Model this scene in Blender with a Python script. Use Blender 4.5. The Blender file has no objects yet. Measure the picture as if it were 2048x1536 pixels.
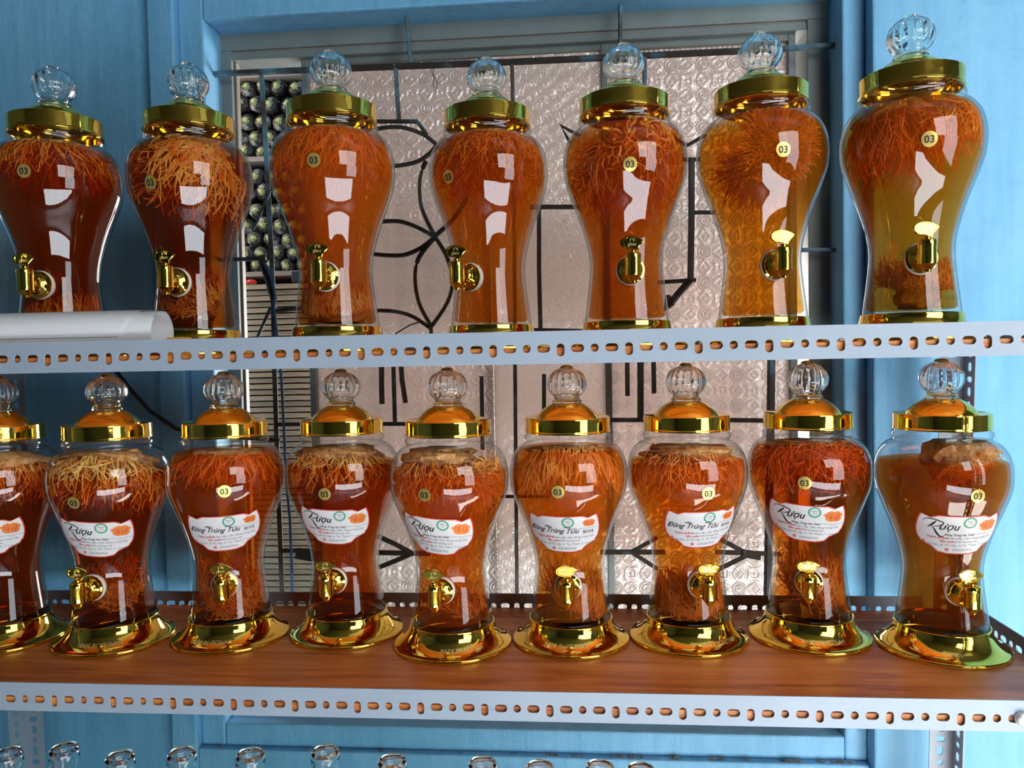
import bpy, bmesh, math, random
from mathutils import Vector, Matrix, noise

# ------------------------------------------------------------------ camera, world, light
SC = bpy.context.scene
COL = SC.collection
D = 0.92568349
YAW, PITCH, ROLL = -0.08517646, -0.03416771, -0.01893551
F = 1540.0


def cam_axes():
    cy, sy = math.cos(YAW), math.sin(YAW)
    r = Vector((cy, -sy, 0))
    f = Vector((sy * math.cos(PITCH), cy * math.cos(PITCH), math.sin(PITCH)))
    u = r.cross(f)
    r2 = r * math.cos(ROLL) + u * math.sin(ROLL)
    u2 = -r * math.sin(ROLL) + u * math.cos(ROLL)
    return r2, f, u2


CR, CF, CU = cam_axes()
CAM = Vector((0, -D, 0))


def at(px, py, Y):
    """the place on the vertical plane y = Y that the photograph shows at (px, py)"""
    d = CF + CR * ((px - 1024) / F) - CU * ((py - 768) / F)
    return CAM + d * ((Y + D) / d.y)


def proj(p):
    d = Vector(p) - CAM
    z = d.dot(CF)
    return 1024 + F * d.dot(CR) / z, 768 - F * d.dot(CU) / z


cd = bpy.data.cameras.new('camera')
cam = bpy.data.objects.new('camera', cd)
COL.objects.link(cam)
cam.matrix_world = Matrix(((CR.x, CU.x, -CF.x, CAM.x), (CR.y, CU.y, -CF.y, CAM.y), (CR.z, CU.z, -CF.z, CAM.z), (0, 0, 0, 1)))
cd.sensor_width = 36
cd.lens = F / 2048 * 36
cd.clip_start = 0.01
SC.camera = cam

w = bpy.data.worlds.new('world')
SC.world = w
w.use_nodes = True
w.node_tree.nodes['Background'].inputs[0].default_value = (0.75, 0.85, 1.0, 1)
w.node_tree.nodes['Background'].inputs[1].default_value = 0.5
SC.view_settings.view_transform = 'Standard'
SC.view_settings.look = 'None'
SC.view_settings.gamma = 1
SC.view_settings.use_curve_mapping = False
SC.view_settings.exposure = 0.0
SC.cycles.transparent_max_bounces = 28
SC.cycles.max_bounces = 12
SC.cycles.transmission_bounces = 10
SC.cycles.diffuse_bounces = 3
SC.cycles.glossy_bounces = 5
SC.cycles.caustics_reflective = False
SC.cycles.caustics_refractive = False
SC.cycles.sample_clamp_indirect = 12
SC.cycles.blur_glossy = 0.5


def area(name, loc, target, sx, sy, watts, color=(1, 1, 1)):
    l = bpy.data.lights.new(name, 'AREA')
    l.shape = 'RECTANGLE'
    l.size, l.size_y = sx, sy
    l.energy = watts
    l.color = color
    o = bpy.data.objects.new(name, l)
    COL.objects.link(o)
    o.location = loc
    d = (Vector(target) - Vector(loc)).normalized()
    o.rotation_euler = d.to_track_quat('-Z', 'Y').to_euler()
    return o


# daylight through the window and door behind the camera, then fills and back room
LW = area('daylight_window', (1.66, -1.92, 0.88), (0.1, 0.2, 0.0), 1.55, 1.0, 35, (1.0, 0.99, 0.97))
LD = area('daylight_door', (1.95, -1.75, -0.12), (0.1, 0.25, -0.1), 0.95, 1.05, 18, (0.86, 0.94, 1.0))
LF = area('low_fill', (0.9, -2.1, -1.04), (-0.2, 0.4, -0.8), 2.6, 0.42, 36, (0.86, 0.94, 1.0))  # added low fill for the lower wall and rails, no opening behind it
LB = area('back_room_lamp', (0.35, 1.9, -0.15), (0.0, 0.6, -0.3), 2.2, 1.0, 100, (1.0, 0.94, 0.90))
LS = area('back_room_side_fill', (-1.25, 0.72, 0.5), (-0.72, 1.0, -0.1), 0.4, 0.8, 5.5, (1.0, 0.88, 0.74))  # added fill that brightens the card stack behind the window
sl_ = bpy.data.lights.new('bounce_sun', 'SUN')   # added: shines through a made ceiling gap so the floor bounces fill light
sl_.energy = 118
sl_.angle = 0.02
sl_.color = (1.0, 0.98, 0.95)
bounce_sun = bpy.data.objects.new('bounce_sun', sl_)
COL.objects.link(bounce_sun)
bounce_sun.rotation_euler = (math.radians(2), math.radians(-4), 0)

# ------------------------------------------------------------------ materials


def mat(name):
    m = bpy.data.materials.new(name)
    m.use_nodes = True
    return m, m.node_tree.nodes, m.node_tree.links


def P(name, color, rough=0.5, metal=0.0, **kw):
    m, n, l = mat(name)
    b = n['Principled BSDF']
    b.inputs['Base Color'].default_value = (*color, 1)
    b.inputs['Roughness'].default_value = rough
    b.inputs['Metallic'].default_value = metal
    for k, v in kw.items():
        b.inputs[k.replace('_', ' ')].default_value = v
    return m


def texcoord(n, l, scale=(1, 1, 1), rot=(0, 0, 0)):
    tc = n.new('ShaderNodeTexCoord')
    mp = n.new('ShaderNodeMapping')
    mp.inputs['Scale'].default_value = scale
    mp.inputs['Rotation'].default_value = rot
    l.new(tc.outputs['Object'], mp.inputs['Vector'])
    return mp.outputs['Vector']


def noise_n(n, l, vec, scale, detail=4, rough=0.5, dist=0.0):
    t = n.new('ShaderNodeTexNoise')
    t.inputs['Scale'].default_value = scale
    t.inputs['Detail'].default_value = detail
    t.inputs['Roughness'].default_value = rough
    t.inputs['Distortion'].default_value = dist
    l.new(vec, t.inputs['Vector'])
    return t.outputs['Fac']


def ramp(n, l, fac, stops):
    r = n.new('ShaderNodeValToRGB')
    e = r.color_ramp.elements
    while len(e) < len(stops):
        e.new(0.5)
    for i, (p, c) in enumerate(stops):
        e[i].position = p
        e[i].color = (*c, 1) if len(c) == 3 else c
    l.new(fac, r.inputs['Fac'])
    return r.outputs['Color']


def bump(n, l, h, strength, dist, prev=None):
    b = n.new('ShaderNodeBump')
    b.inputs['Strength'].default_value = strength
    b.inputs['Distance'].default_value = dist
    l.new(h, b.inputs['Height'])
    if prev is not None:
        l.new(prev, b.inputs['Normal'])
    return b.outputs['Normal']


def math_n(n, l, op, a, b=None):
    m = n.new('ShaderNodeMath')
    m.operation = op
    for i, v in enumerate((a, b)):
        if v is None:
            continue
        if isinstance(v, (int, float)):
            m.inputs[i].default_value = v
        else:
            l.new(v, m.inputs[i])
    return m.outputs[0]


def make_wall():
    m, n, l = mat('blue_wall_paint')
    b = n['Principled BSDF']
    v = texcoord(n, l)
    vs = texcoord(n, l, (1, 1, 0.08))
    f1 = noise_n(n, l, vs, 40, 6, 0.6)
    f2 = noise_n(n, l, v, 5, 5, 0.6)
    f3 = noise_n(n, l, v, 60, 4, 0.65)
    mix = math_n(n, l, 'ADD', math_n(n, l, 'MULTIPLY', f1, 0.5), math_n(n, l, 'MULTIPLY', f2, 0.5))
    c = ramp(n, l, mix, [(0.3, (0.12, 0.37, 0.60)), (0.5, (0.165, 0.45, 0.72)), (0.72, (0.22, 0.52, 0.78))])
    l.new(c, b.inputs['Base Color'])
    b.inputs['Roughness'].default_value = 0.55
    n1 = bump(n, l, f1, 0.5, 0.004)
    n2 = bump(n, l, f3, 0.45, 0.0035, n1)
    n3 = bump(n, l, f2, 0.4, 0.02, n2)
    l.new(n3, b.inputs['Normal'])
    return m


def make_wood(name, dark, mid, light, scale=1.0):
    m, n, l = mat(name)
    b = n['Principled BSDF']
    v = texcoord(n, l, (1.3 * scale, 14 * scale, 14 * scale))
    f = noise_n(n, l, v, 2.2, 8, 0.62, 1.1)
    v2 = texcoord(n, l, (6 * scale, 160 * scale, 160 * scale))
    g = noise_n(n, l, v2, 1.5, 3, 0.6)
    k = math_n(n, l, 'ADD', math_n(n, l, 'MULTIPLY', f, 0.72), math_n(n, l, 'MULTIPLY', g, 0.28))
    c = ramp(n, l, k, [(0.34, dark), (0.5, mid), (0.66, light)])
    l.new(c, b.inputs['Base Color'])
    b.inputs['Roughness'].default_value = 0.38
    return m


def clear_glass(name, tint=(0.97, 0.985, 0.98), edge=(0.50, 0.56, 0.55), f0=0.06):
    """thin blown glass: lets light straight through, mirrors more and more towards its edges"""
    m, n, l = mat(name)
    n.remove(n['Principled BSDF'])
    lw = n.new('ShaderNodeLayerWeight')
    lw.inputs['Blend'].default_value = 0.5
    x = lw.outputs['Facing']
    p5 = math_n(n, l, 'POWER', x, 4.5)
    fr = math_n(n, l, 'ADD', math_n(n, l, 'MULTIPLY', p5, 0.8), f0)
    tr = n.new('ShaderNodeBsdfTransparent')
    c = ramp(n, l, x, [(0.55, tint), (0.97, edge)])
    l.new(c, tr.inputs['Color'])
    g = n.new('ShaderNodeBsdfGlossy')
    g.inputs['Roughness'].default_value = 0.015
    mx = n.new('ShaderNodeMixShader')
    l.new(fr, mx.inputs[0])
    l.new(tr.outputs[0], mx.inputs[1])
    l.new(g.outputs[0], mx.inputs[2])
    l.new(mx.outputs[0], n['Material Output'].inputs['Surface'])
    return m


def liquor(name, absorb, milk, k, low=None):
    m, n, l = mat(name)
    n.remove(n['Principled BSDF'])
    tr = n.new('ShaderNodeBsdfTransparent')
    tr.inputs['Color'].default_value = (1, 0.9, 0.78, 1)
    di = n.new('ShaderNodeBsdfDiffuse')
    tl = n.new('ShaderNodeBsdfTranslucent')
    v = texcoord(n, l)
    sp = n.new('ShaderNodeSeparateXYZ')
    l.new(v, sp.inputs[0])
    if low is None:
        low = tuple(a * 0.9 for a in milk)
    f = noise_n(n, l, v, 14, 3, 0.5, 0.8)
    h = math_n(n, l, 'ADD', math_n(n, l, 'MULTIPLY', sp.outputs['Z'], 4.2), math_n(n, l, 'MULTIPLY', f, 0.3))
    c = ramp(n, l, h, [(0.72, low), (0.98, milk)])
    l.new(c, di.inputs['Color'])
    l.new(c, tl.inputs['Color'])
    m1 = n.new('ShaderNodeMixShader')
    m1.inputs[0].default_value = 0.55
    l.new(di.outputs[0], m1.inputs[1])
    l.new(tl.outputs[0], m1.inputs[2])
    m2 = n.new('ShaderNodeMixShader')
    m2.inputs[0].default_value = k
    l.new(tr.outputs[0], m2.inputs[1])
    l.new(m1.outputs[0], m2.inputs[2])
    l.new(m2.outputs[0], n['Material Output'].inputs['Surface'])
    va = n.new('ShaderNodeVolumeAbsorption')
    d = max(absorb) * 1.05
    va.inputs['Density'].default_value = d
    va.inputs['Color'].default_value = (*[1 - a / d for a in absorb], 1)
    l.new(va.outputs[0], n['Material Output'].inputs['Volume'])
    return m


def make_pane(name, diag):
    m, n, l = mat(name)
    n.remove(n['Principled BSDF'])
    tc = n.new('ShaderNodeTexCoord')
    sp = n.new('ShaderNodeSeparateXYZ')
    l.new(tc.outputs['Object'], sp.inputs[0])
    X, Z = sp.outputs['X'], sp.outputs['Z']
    S = 1 / 0.060

    def cell(ox, oz, k):
        a = math_n(n, l, 'SUBTRACT', math_n(n, l, 'FRACT', math_n(n, l, 'ADD', math_n(n, l, 'MULTIPLY', X, S * k), ox)), 0.5)
        c = math_n(n, l, 'SUBTRACT', math_n(n, l, 'FRACT', math_n(n, l, 'ADD', math_n(n, l, 'MULTIPLY', Z, S * k), oz)), 0.5)
        return a, c

    def dist(a, c):
        return math_n(n, l, 'SQRT', math_n(n, l, 'ADD', math_n(n, l, 'MULTIPLY', a, a), math_n(n, l, 'MULTIPLY', c, c)))
    v = tc.outputs['Object']
    if diag:
        # rows of little scales running on the slant
        ang = math_n(n, l, 'ADD', math_n(n, l, 'MULTIPLY', X, 170), math_n(n, l, 'MULTIPLY', Z, -230))
        st = math_n(n, l, 'SINE', ang)
        f = noise_n(n, l, v, 110, 3, 0.6, 1.0)
        h = math_n(n, l, 'ADD', math_n(n, l, 'MULTIPLY', st, 0.25), math_n(n, l, 'MULTIPLY', f, 1.6))
    else:
        a, c = cell(0, 0, 1)
        # four-petalled medallion
        pet = math_n(n, l, 'MULTIPLY', math_n(n, l, 'MULTIPLY', math_n(n, l, 'ABSOLUTE', a), math_n(n, l, 'ABSOLUTE', c)), 2.2)
        d1 = math_n(n, l, 'SUBTRACT', dist(a, c), pet)
        r1 = math_n(n, l, 'COSINE', math_n(n, l, 'MULTIPLY', d1, 40))
        a2, c2 = cell(0.5, 0.5, 1)
        d2 = dist(a2, c2)
        r2 = math_n(n, l, 'COSINE', math_n(n, l, 'MULTIPLY', d2, 62))
        near = math_n(n, l, 'LESS_THAN', d2, 0.25)
        pat = math_n(n, l, 'ADD', r1, math_n(n, l, 'MULTIPLY', math_n(n, l, 'MULTIPLY', r2, near), 1.0))
        f = noise_n(n, l, v, 240, 2, 0.6)
        h = math_n(n, l, 'ADD', math_n(n, l, 'MULTIPLY', pat, 0.5), math_n(n, l, 'MULTIPLY', f, 0.9))
    nb = bump(n, l, h, 0.95, 0.0018)
    di = n.new('ShaderNodeBsdfDiffuse')
    tl = n.new('ShaderNodeBsdfTranslucent')
    gl = n.new('ShaderNodeBsdfGlossy')
    gl.inputs['Roughness'].default_value = 0.12
    gl.inputs['Color'].default_value = (0.95, 0.95, 0.95, 1)
    f0 = noise_n(n, l, v, 1.6, 2, 0.5)
    c = ramp(n, l, f0, [(0.3, (0.66, 0.62, 0.59)), (0.7, (0.80, 0.70, 0.66))])
    for s in (di, tl):
        l.new(c, s.inputs['Color'])
        l.new(nb, s.inputs['Normal'])
    l.new(nb, gl.inputs['Normal'])
    m1 = n.new('ShaderNodeMixShader')
    m1.inputs[0].default_value = 0.5
    l.new(di.outputs[0], m1.inputs[1])
    l.new(tl.outputs[0], m1.inputs[2])
    m2 = n.new('ShaderNodeMixShader')
    m2.inputs[0].default_value = 0.24
    l.new(m1.outputs[0], m2.inputs[1])
    l.new(gl.outputs[0], m2.inputs[2])
    l.new(m2.outputs[0], n['Material Output'].inputs['Surface'])
    return m


def make_gold():
    m, n, l = mat('polished_gold')
    b = n['Principled BSDF']
    b.inputs['Base Color'].default_value = (0.95, 0.66, 0.10, 1)
    b.inputs['Metallic'].default_value = 1
    b.inputs['Roughness'].default_value = 0.07
    v = texcoord(n, l)
    f = noise_n(n, l, v, 38, 2, 0.5)
    l.new(bump(n, l, f, 0.12, 0.003), b.inputs['Normal'])
    return m


def noisy(name, stops, scale, rough=0.7, bs=0.0, bd=0.001, sc=(1, 1, 1), detail=5, metal=0.0):
    m, n, l = mat(name)
    b = n['Principled BSDF']
    v = texcoord(n, l, sc)
    f = noise_n(n, l, v, scale, detail, 0.6)
    l.new(ramp(n, l, f, stops), b.inputs['Base Color'])
    b.inputs['Roughness'].default_value = rough
    b.inputs['Metallic'].default_value = metal
    if bs:
        l.new(bump(n, l, f, bs, bd), b.inputs['Normal'])
    return m


M = {}
M['wall'] = make_wall()
M['wood'] = make_wood('wood_laminate', (0.30, 0.07, 0.014), (0.62, 0.20, 0.05), (0.80, 0.33, 0.10))
M['rail'] = noisy('grey_rail_paint', [(0.3, (0.27, 0.335, 0.425)), (0.7, (0.31, 0.375, 0.47))], 9, 0.42)
M['gold'] = make_gold()
M['glass'] = clear_glass('jar_glass')
M['knobglass'] = P('pressed_glass', (0.96, 0.985, 0.975), 0.02, 0, Transmission_Weight=1.0, IOR=1.45)
M['mirrorglass'] = clear_glass('thin_clear_glass', (0.9, 0.96, 0.95), (0.45, 0.55, 0.52), 0.07)
M['gasket'] = P('white_rubber', (0.85, 0.84, 0.8), 0.4)
M['alu'] = noisy('window_frame_paint', [(0.3, (0.17, 0.21, 0.21)), (0.7, (0.22, 0.265, 0.26))], 12, 0.45, 0, 0.001, (1, 1, 0.2))
M['alu_cream'] = noisy('bare_frame_edge', [(0.3, (0.20, 0.19, 0.165)), (0.7, (0.27, 0.255, 0.22))], 14, 0.5)
M['iron'] = noisy('iron_bar_paint', [(0.35, (0.018, 0.016, 0.014)), (0.56, (0.04, 0.035, 0.03)), (0.66, (0.06, 0.14, 0.20))], 16, 0.6, 0.4, 0.002)
M['iron_blue'] = noisy('blue_painted_iron', [(0.40, (0.03, 0.032, 0.03)), (0.52, (0.06, 0.12, 0.16)), (0.68, (0.10, 0.26, 0.38))], 18, 0.6, 0.4, 0.002)
M['pane'] = make_pane('patterned_glass', False)
M['pane_diag'] = make_pane('slanted_patterned_glass', True)
M['paper'] = P('white_paper', (0.93, 0.94, 0.97), 0.6)
M['card'] = noisy('brown_card', [(0.3, (0.26, 0.16, 0.09)), (0.55, (0.50, 0.34, 0.21)), (0.75, (0.70, 0.52, 0.36))], 30, 0.85, 0.4, 0.003, (0.3, 1, 4))
M['shelfwood'] = noisy('pale_shelf_wood', [(0.3, (0.22, 0.17, 0.14)), (0.7, (0.36, 0.29, 0.25))], 12, 0.8, 0, 0.001, (0.3, 1, 3))
M['bagdark'] = noisy('dark_plastic_wrap', [(0.4, (0.012, 0.008, 0.007)), (0.56, (0.05, 0.035, 0.03)), (0.66, (0.45, 0.42, 0.42))], 46, 0.25, 0.8, 0.004)  # palest stop paints crinkle highlights into the dark wrap
M['plug'] = noisy('pale_plug', [(0.35, (0.30, 0.32, 0.07)), (0.6, (0.62, 0.62, 0.30))], 60, 0.8, 0.4, 0.002)
M['backwall'] = P('back_room_wall', (0.62, 0.42, 0.36), 0.9)
M['darkwood'] = P('dark_back_room', (0.05, 0.035, 0.03), 0.9)
M['black'] = P('black_rubber', (0.012, 0.014, 0.013), 0.45)
M['bluecord'] = P('blue_cord', (0.02, 0.10, 0.26), 0.5)
M['greencord'] = P('dark_green_cord', (0.02, 0.05, 0.05), 0.5)
M['red'] = P('red_plastic', (0.75, 0.03, 0.03), 0.3)
M['ink'] = P('black_ink', (0.015, 0.012, 0.012), 0.5)
M['grey_ink'] = P('grey_ink', (0.10, 0.10, 0.12), 0.5)
M['red_ink'] = P('red_ink', (0.66, 0.05, 0.04), 0.5)
M['orange_ink'] = noisy('orange_print', [(0.35, (0.75, 0.13, 0.02)), (0.6, (0.95, 0.36, 0.07))], 900, 0.5)
M['green_ink'] = P('green_ink', (0.02, 0.36, 0.20), 0.5)
M['label'] = P('label_paper', (0.84, 0.84, 0.86), 0.35)
M['goldfoil'] = P('gold_foil', (0.80, 0.58, 0.16), 0.32, 0.75)
M['floor'] = noisy('floor_tiles', [(0.3, (0.42, 0.40, 0.37)), (0.7, (0.55, 0.52, 0.48))], 3, 0.5)
M['room'] = P('room_wall_paint', (0.06, 0.08, 0.075), 0.8)
M['ceil'] = P('ceiling_paint', (0.045, 0.045, 0.04), 0.8)
M['rearwall'] = P('rear_wall_paint', (0.035, 0.045, 0.03), 0.8)
M['dirt'] = noisy('dirt_crumbs', [(0.3, (0.06, 0.05, 0.04)), (0.7, (0.20, 0.17, 0.13))], 80, 0.95)
M['yellow'] = P('yellow_card', (0.85, 0.45, 0.06), 0.5)
M['steel'] = P('zinc_bolt', (0.7, 0.72, 0.75), 0.35, 0.6)
M['crust'] = noisy('tan_crust', [(0.3, (0.28, 0.11, 0.035)), (0.55, (0.60, 0.33, 0.12)), (0.75, (0.82, 0.58, 0.30))], 130, 0.8, 0.9, 0.004)


def strandmat(name, a, b):
    m, n, l = mat(name)
    p = n['Principled BSDF']
    v = texcoord(n, l)
    f = noise_n(n, l, v, 45, 3, 0.6)
    c = ramp(n, l, f, [(0.32, a), (0.66, b)])
    l.new(c, p.inputs['Base Color'])
    p.inputs['Roughness'].default_value = 0.4
    tl = n.new('ShaderNodeBsdfTranslucent')
    l.new(c, tl.inputs['Color'])
    mx = n.new('ShaderNodeMixShader')
    mx.inputs[0].default_value = 0.35
    l.new(p.outputs[0], mx.inputs[1])
    l.new(tl.outputs[0], mx.inputs[2])
    l.new(mx.outputs[0], n['Material Output'].inputs['Surface'])
    return m


M['orange'] = strandmat('orange_strands', (0.80, 0.16, 0.015), (1.0, 0.52, 0.10))
M['gold_s'] = strandmat('golden_strands', (0.88, 0.27, 0.02), (1.0, 0.74, 0.22))
M['red_s'] = strandmat('red_orange_strands', (0.75, 0.12, 0.02), (0.98, 0.30, 0.05))

# ------------------------------------------------------------------ mesh helpers


class MB:
    def __init__(self):
        self.v, self.f, self.mi, self.sm = [], [], [], []

    def quad(self, idx, mi=0, smooth=False):
        self.f.append(tuple(idx))
        self.mi.append(mi)
        self.sm.append(smooth)

    def box(self, x0, x1, y0, y1, z0, z1, mi=0):
        b = len(self.v)
        for z in (z0, z1):
            self.v += [(x0, y0, z), (x1, y0, z), (x1, y1, z), (x0, y1, z)]
        for q in ((0, 3, 2, 1), (4, 5, 6, 7), (0, 1, 5, 4), (1, 2, 6, 5), (2, 3, 7, 6), (3, 0, 4, 7)):
            self.quad([b + i for i in q], mi)

    def lathe(self, prof, seg=48, mi=0, smooth=True, lobes=0, lobe_amp=None, close=False, off=(0, 0, 0), mtx=None):
        b = len(self.v)
        for j, (r, z) in enumerate(prof):
            for i in range(seg):
                a = 2 * math.pi * i / seg
                rr = r
                if lobes:
                    rr = r * (1 - lobe_amp[j] * (1 - abs(math.sin(lobes * a / 2)) ** 0.7))
                p = Vector((rr * math.cos(a), rr * math.sin(a), z))
                if mtx is not None:
                    p = mtx @ p
                self.v.append((p.x + off[0], p.y + off[1], p.z + off[2]))
        for j in range(len(prof) - 1):
            for i in range(seg):
                i2 = (i + 1) % seg
                self.quad((b + j * seg + i, b + j * seg + i2, b + (j + 1) * seg + i2, b + (j + 1) * seg + i), mi, smooth)
        if close:
            self.quad([b + i for i in range(seg)][::-1], mi)
            k = b + (len(prof) - 1) * seg
            self.quad([k + i for i in range(seg)], mi)

    def tube(self, pts, r, seg=6, mi=0, cap=True, smooth=True, taper=None):
        pts = [Vector(p) for p in pts]
        b = len(self.v)
        n = len(pts)
        up = Vector((0.13, 0.21, 0.97))
        for j, p in enumerate(pts):
            t = (pts[min(j + 1, n - 1)] - pts[max(j - 1, 0)])
            if t.length < 1e-9:
                t = Vector((0, 0, 1))
            t.normalize()
            if abs(t.dot(up)) > 0.96:
                up = Vector((0.9, 0.3, 0.1)).normalized()
            s = t.cross(up).normalized()
            q = s.cross(t)
            rr = r if taper is None else r * (1 + (taper - 1) * j / (n - 1))
            for i in range(seg):
                a = 2 * math.pi * (i + 0.5) / seg
                c = p + s * (rr * math.cos(a)) + q * (rr * math.sin(a))
                self.v.append((c.x, c.y, c.z))
        for j in range(n - 1):
            for i in range(seg):
                i2 = (i + 1) % seg
                self.quad((b + j * seg + i, b + j * seg + i2, b + (j + 1) * seg + i2, b + (j + 1) * seg + i), mi, smooth)
        if cap:
            self.quad([b + i for i in range(seg)][::-1], mi)
            self.quad([b + (n - 1) * seg + i for i in range(seg)], mi)

    def mesh(self, name, mats):
        me = bpy.data.meshes.new(name)
        me.from_pydata(self.v, [], self.f)
        for m in (mats if isinstance(mats, (list, tuple)) else [mats]):
            me.materials.append(m)
        me.polygons.foreach_set('material_index', self.mi)
        me.polygons.foreach_set('use_smooth', self.sm)
        me.update()
        if any(self.sm):
            me.set_sharp_from_angle(angle=math.radians(38))
        return me

    def build(self, name, mats, parent=None, loc=None):
        return link(name, self.mesh(name, mats), parent, loc)


def link(name, me, parent=None, loc=None):
    o = bpy.data.objects.new(name, me)
    COL.objects.link(o)
    if parent is not None:
        o.parent = parent
    if loc is not None:
        o.location = loc
    return o


def fix_normals(o):
    bm = bmesh.new()
    bm.from_mesh(o.data)
    bmesh.ops.recalc_face_normals(bm, faces=bm.faces)
    bm.to_mesh(o.data)
    bm.free()
    return o


def bevel(o, wd=0.001, seg=2):
    m = o.modifiers.new('bevel', 'BEVEL')
    m.width = wd
    m.segments = seg
    m.limit_method = 'ANGLE'
    return o


def tag(o, label, cat, group=None):
    o['label'] = label
    o['category'] = cat
    if group:
        o['group'] = group
    return o


def thing(name, label, cat, loc=(0, 0, 0), group=None, rz=0):
    o = bpy.data.objects.new(name, None)
    COL.objects.link(o)
    o.location = loc
    o.rotation_euler = (0, 0, rz)
    o.empty_display_size = 0.05
    return tag(o, label, cat, group)


def structure(o):
    o['kind'] = 'structure'
    return o


_txt = {}


def text_mesh(s, size=1.0, shear=0.0, extrude=0.0, spacing=1.0, offset=0.0):
    """flat lettering as plain vertices and faces, centred on x, base line at 0"""
    key = (s, size, shear, extrude, spacing, offset)
    if key in _txt:
        return _txt[key]
    cu = bpy.data.curves.new('t', 'FONT')
    cu.body = s
    cu.size = size
    cu.shear = shear
    cu.extrude = extrude
    cu.space_character = spacing
    cu.offset = offset
    cu.align_x = 'CENTER'
    cu.resolution_u = 2
    o = bpy.data.objects.new('t', cu)
    COL.objects.link(o)
    dg = bpy.context.evaluated_depsgraph_get()
    dg.update()
    me = o.evaluated_get(dg).to_mesh()
    vs = [v.co.copy() for v in me.vertices]
    fs = [tuple(p.vertices) for p in me.polygons]
    o.evaluated_get(dg).to_mesh_clear()
    bpy.data.objects.remove(o)
    bpy.data.curves.remove(cu)
    _txt[key] = (vs, fs)
    return _txt[key]


# ------------------------------------------------------------------ room shell
rng = random.Random(7)
YB, YF = 0.50, 0.572          # face of the plaster surround, face of the window frame
xl = at(440, 70, YF).x         # opening, left / right / top / bottom
xr = at(1657, 12, YF).x
zt = at(440, 70, YF).z
zb = -0.702
xbl = at(356, 60, YB).x        # outer edge of the recessed surround
xbr = at(1730, 60, YB).x
xal = at(308, 180, YB).x

wb = MB()
T = 0.9
wb.box(-2.4, xal, 0.503, T - 0.28, -1.32, 1.45)                 # plain wall left of the surround
wb.box(xal, xbl, 0.482, 0.62, -1.32, 1.45)                      # proud strip
wb.box(xbl, xl, YB, 0.62, -0.746, 1.45)                         # recessed surround, left
wb.box(xl, xr, YB, 0.62, zt, 1.45)                              # lintel
wb.box(xr, xbr, YB, 0.62, -0.746, 1.45)                         # surround, right
wb.box(xl, xr, YB, 0.62, -0.746, zb)                            # under the sill
wb.box(xbl, xbr, 0.484, 0.62, -1.32, -0.746)                    # wall below
wb.box(xbr, 2.6, 0.466, 0.62, -1.32, 1.45)                      # wall right
wall = structure(wb.build('wall_back', M['wall']))
bevel(wall, 0.004, 2)

o = MB(); o.box(-2.4, 2.6, -3.0, 0.62, -1.36, -1.32)
structure(o.build('floor', M['floor']))
o = MB()
for q in ((-2.4, 2.6, -3.0, -1.06), (-2.4, 2.6, -.54, .62), (-2.4, .15, -1.06, -.54), (1.8, 2.6, -1.06, -.54)):
    o.box(*q, 1.45, 1.5)   # ceiling with an added gap that lets the fill light onto the floor
structure(o.build('ceiling', M['ceil']))
o = MB(); o.box(-2.45, -2.4, -3.0, 0.62, -1.36, 1.5)
structure(o.build('wall_left', M['room']))
o = MB(); o.box(2.6, 2.65, -3.0, 0.62, -1.36, 1.5)
structure(o.build('wall_right', M['room']))
o = MB(); o.box(-2.4, 2.6, -3.05, -3.0, -1.36, 1.5)
structure(o.build('wall_rear', M['rearwall']))
# the window behind the camera: frame and upright bars in front of its daylight
b = MB()
for x in (-.80, .77):
    b.box(x, x + .03, .02, .05, -.52, .52)
for z in (-.53, .50):
    b.box(-.80, .80, .02, .05, z, z + .03)
b.box(-.015, .015, .02, .05, -.52, .52)
for i in range(5):
    x = .17 + .125 * i
    b.box(x - .008, x + .008, .03, .042, -.52, .52)
w2 = b.build('window_2', M['rearwall'])
w2['kind'] = 'structure'
w2.matrix_world = Matrix.Translation(LW.location) @ LW.rotation_euler.to_matrix().to_4x4() @ Matrix.Rotation(math.radians(-90), 4, 'X')
# room behind the window
o = MB()
o.box(-2.2, 2.0, 2.3, 2.35, -1.3, 1.4)
structure(o.build('wall_back_room', M['backwall']))
o = MB(); o.box(-2.25, -2.2, 0.62, 2.35, -1.3, 1.4); o.box(2.0, 2.05, 0.62, 2.35, -1.3, 1.4)
o.box(-2.2, 2.0, 0.62, 2.35, 1.4, 1.45); o.box(-2.2, 2.0, 0.62, 2.35, -1.35, -1.3)
structure(o.build('trim_1', M['backwall']))

# crumbs of dirt on the ledge under the sill
dm = MB()
for px, k in ((395, 3), (430, 2), (610, 3), (680, 4), (760, 3), (930, 2), (1024, 2), (1108, 7), (1152, 5), (1233, 9), (1262, 4), (1282, 5), (1345, 14),
              (1440, 10), (1490, 7), (1570, 16), (1590, 9), (1645, 7), (1678, 18), (1700, 10)):
    for i in range(k):
        c = at(px + rng.gauss(0, 7), 1510, 0.492)
        s = rng.uniform(0.0012, 0.0034)
        b = len(dm.v)
        z = -0.746 + s * 0.6
        for dx, dy, dz in ((1, 0, 0), (0, 1, 0), (-1, 0, 0), (0, -1, 0), (0, 0, 1), (0, 0, -1)):
            dm.v.append((c.x + dx * s * rng.uniform(.6, 1.5), 0.492 + dy * s * 0.8, z + dz * s * rng.uniform(.6, 1.2)))
        for q in ((0, 1, 4), (1, 2, 4), (2, 3, 4), (3, 0, 4), (1, 0, 5), (2, 1, 5), (3, 2, 5), (0, 3, 5)):
            dm.quad([b + t for t in q])
d = dm.build('dirt_crumbs', M['dirt'])
tag(d, 'brown dirt crumbs lying along the plaster ledge under the window', 'dirt')
d['kind'] = 'stuff'

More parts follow.
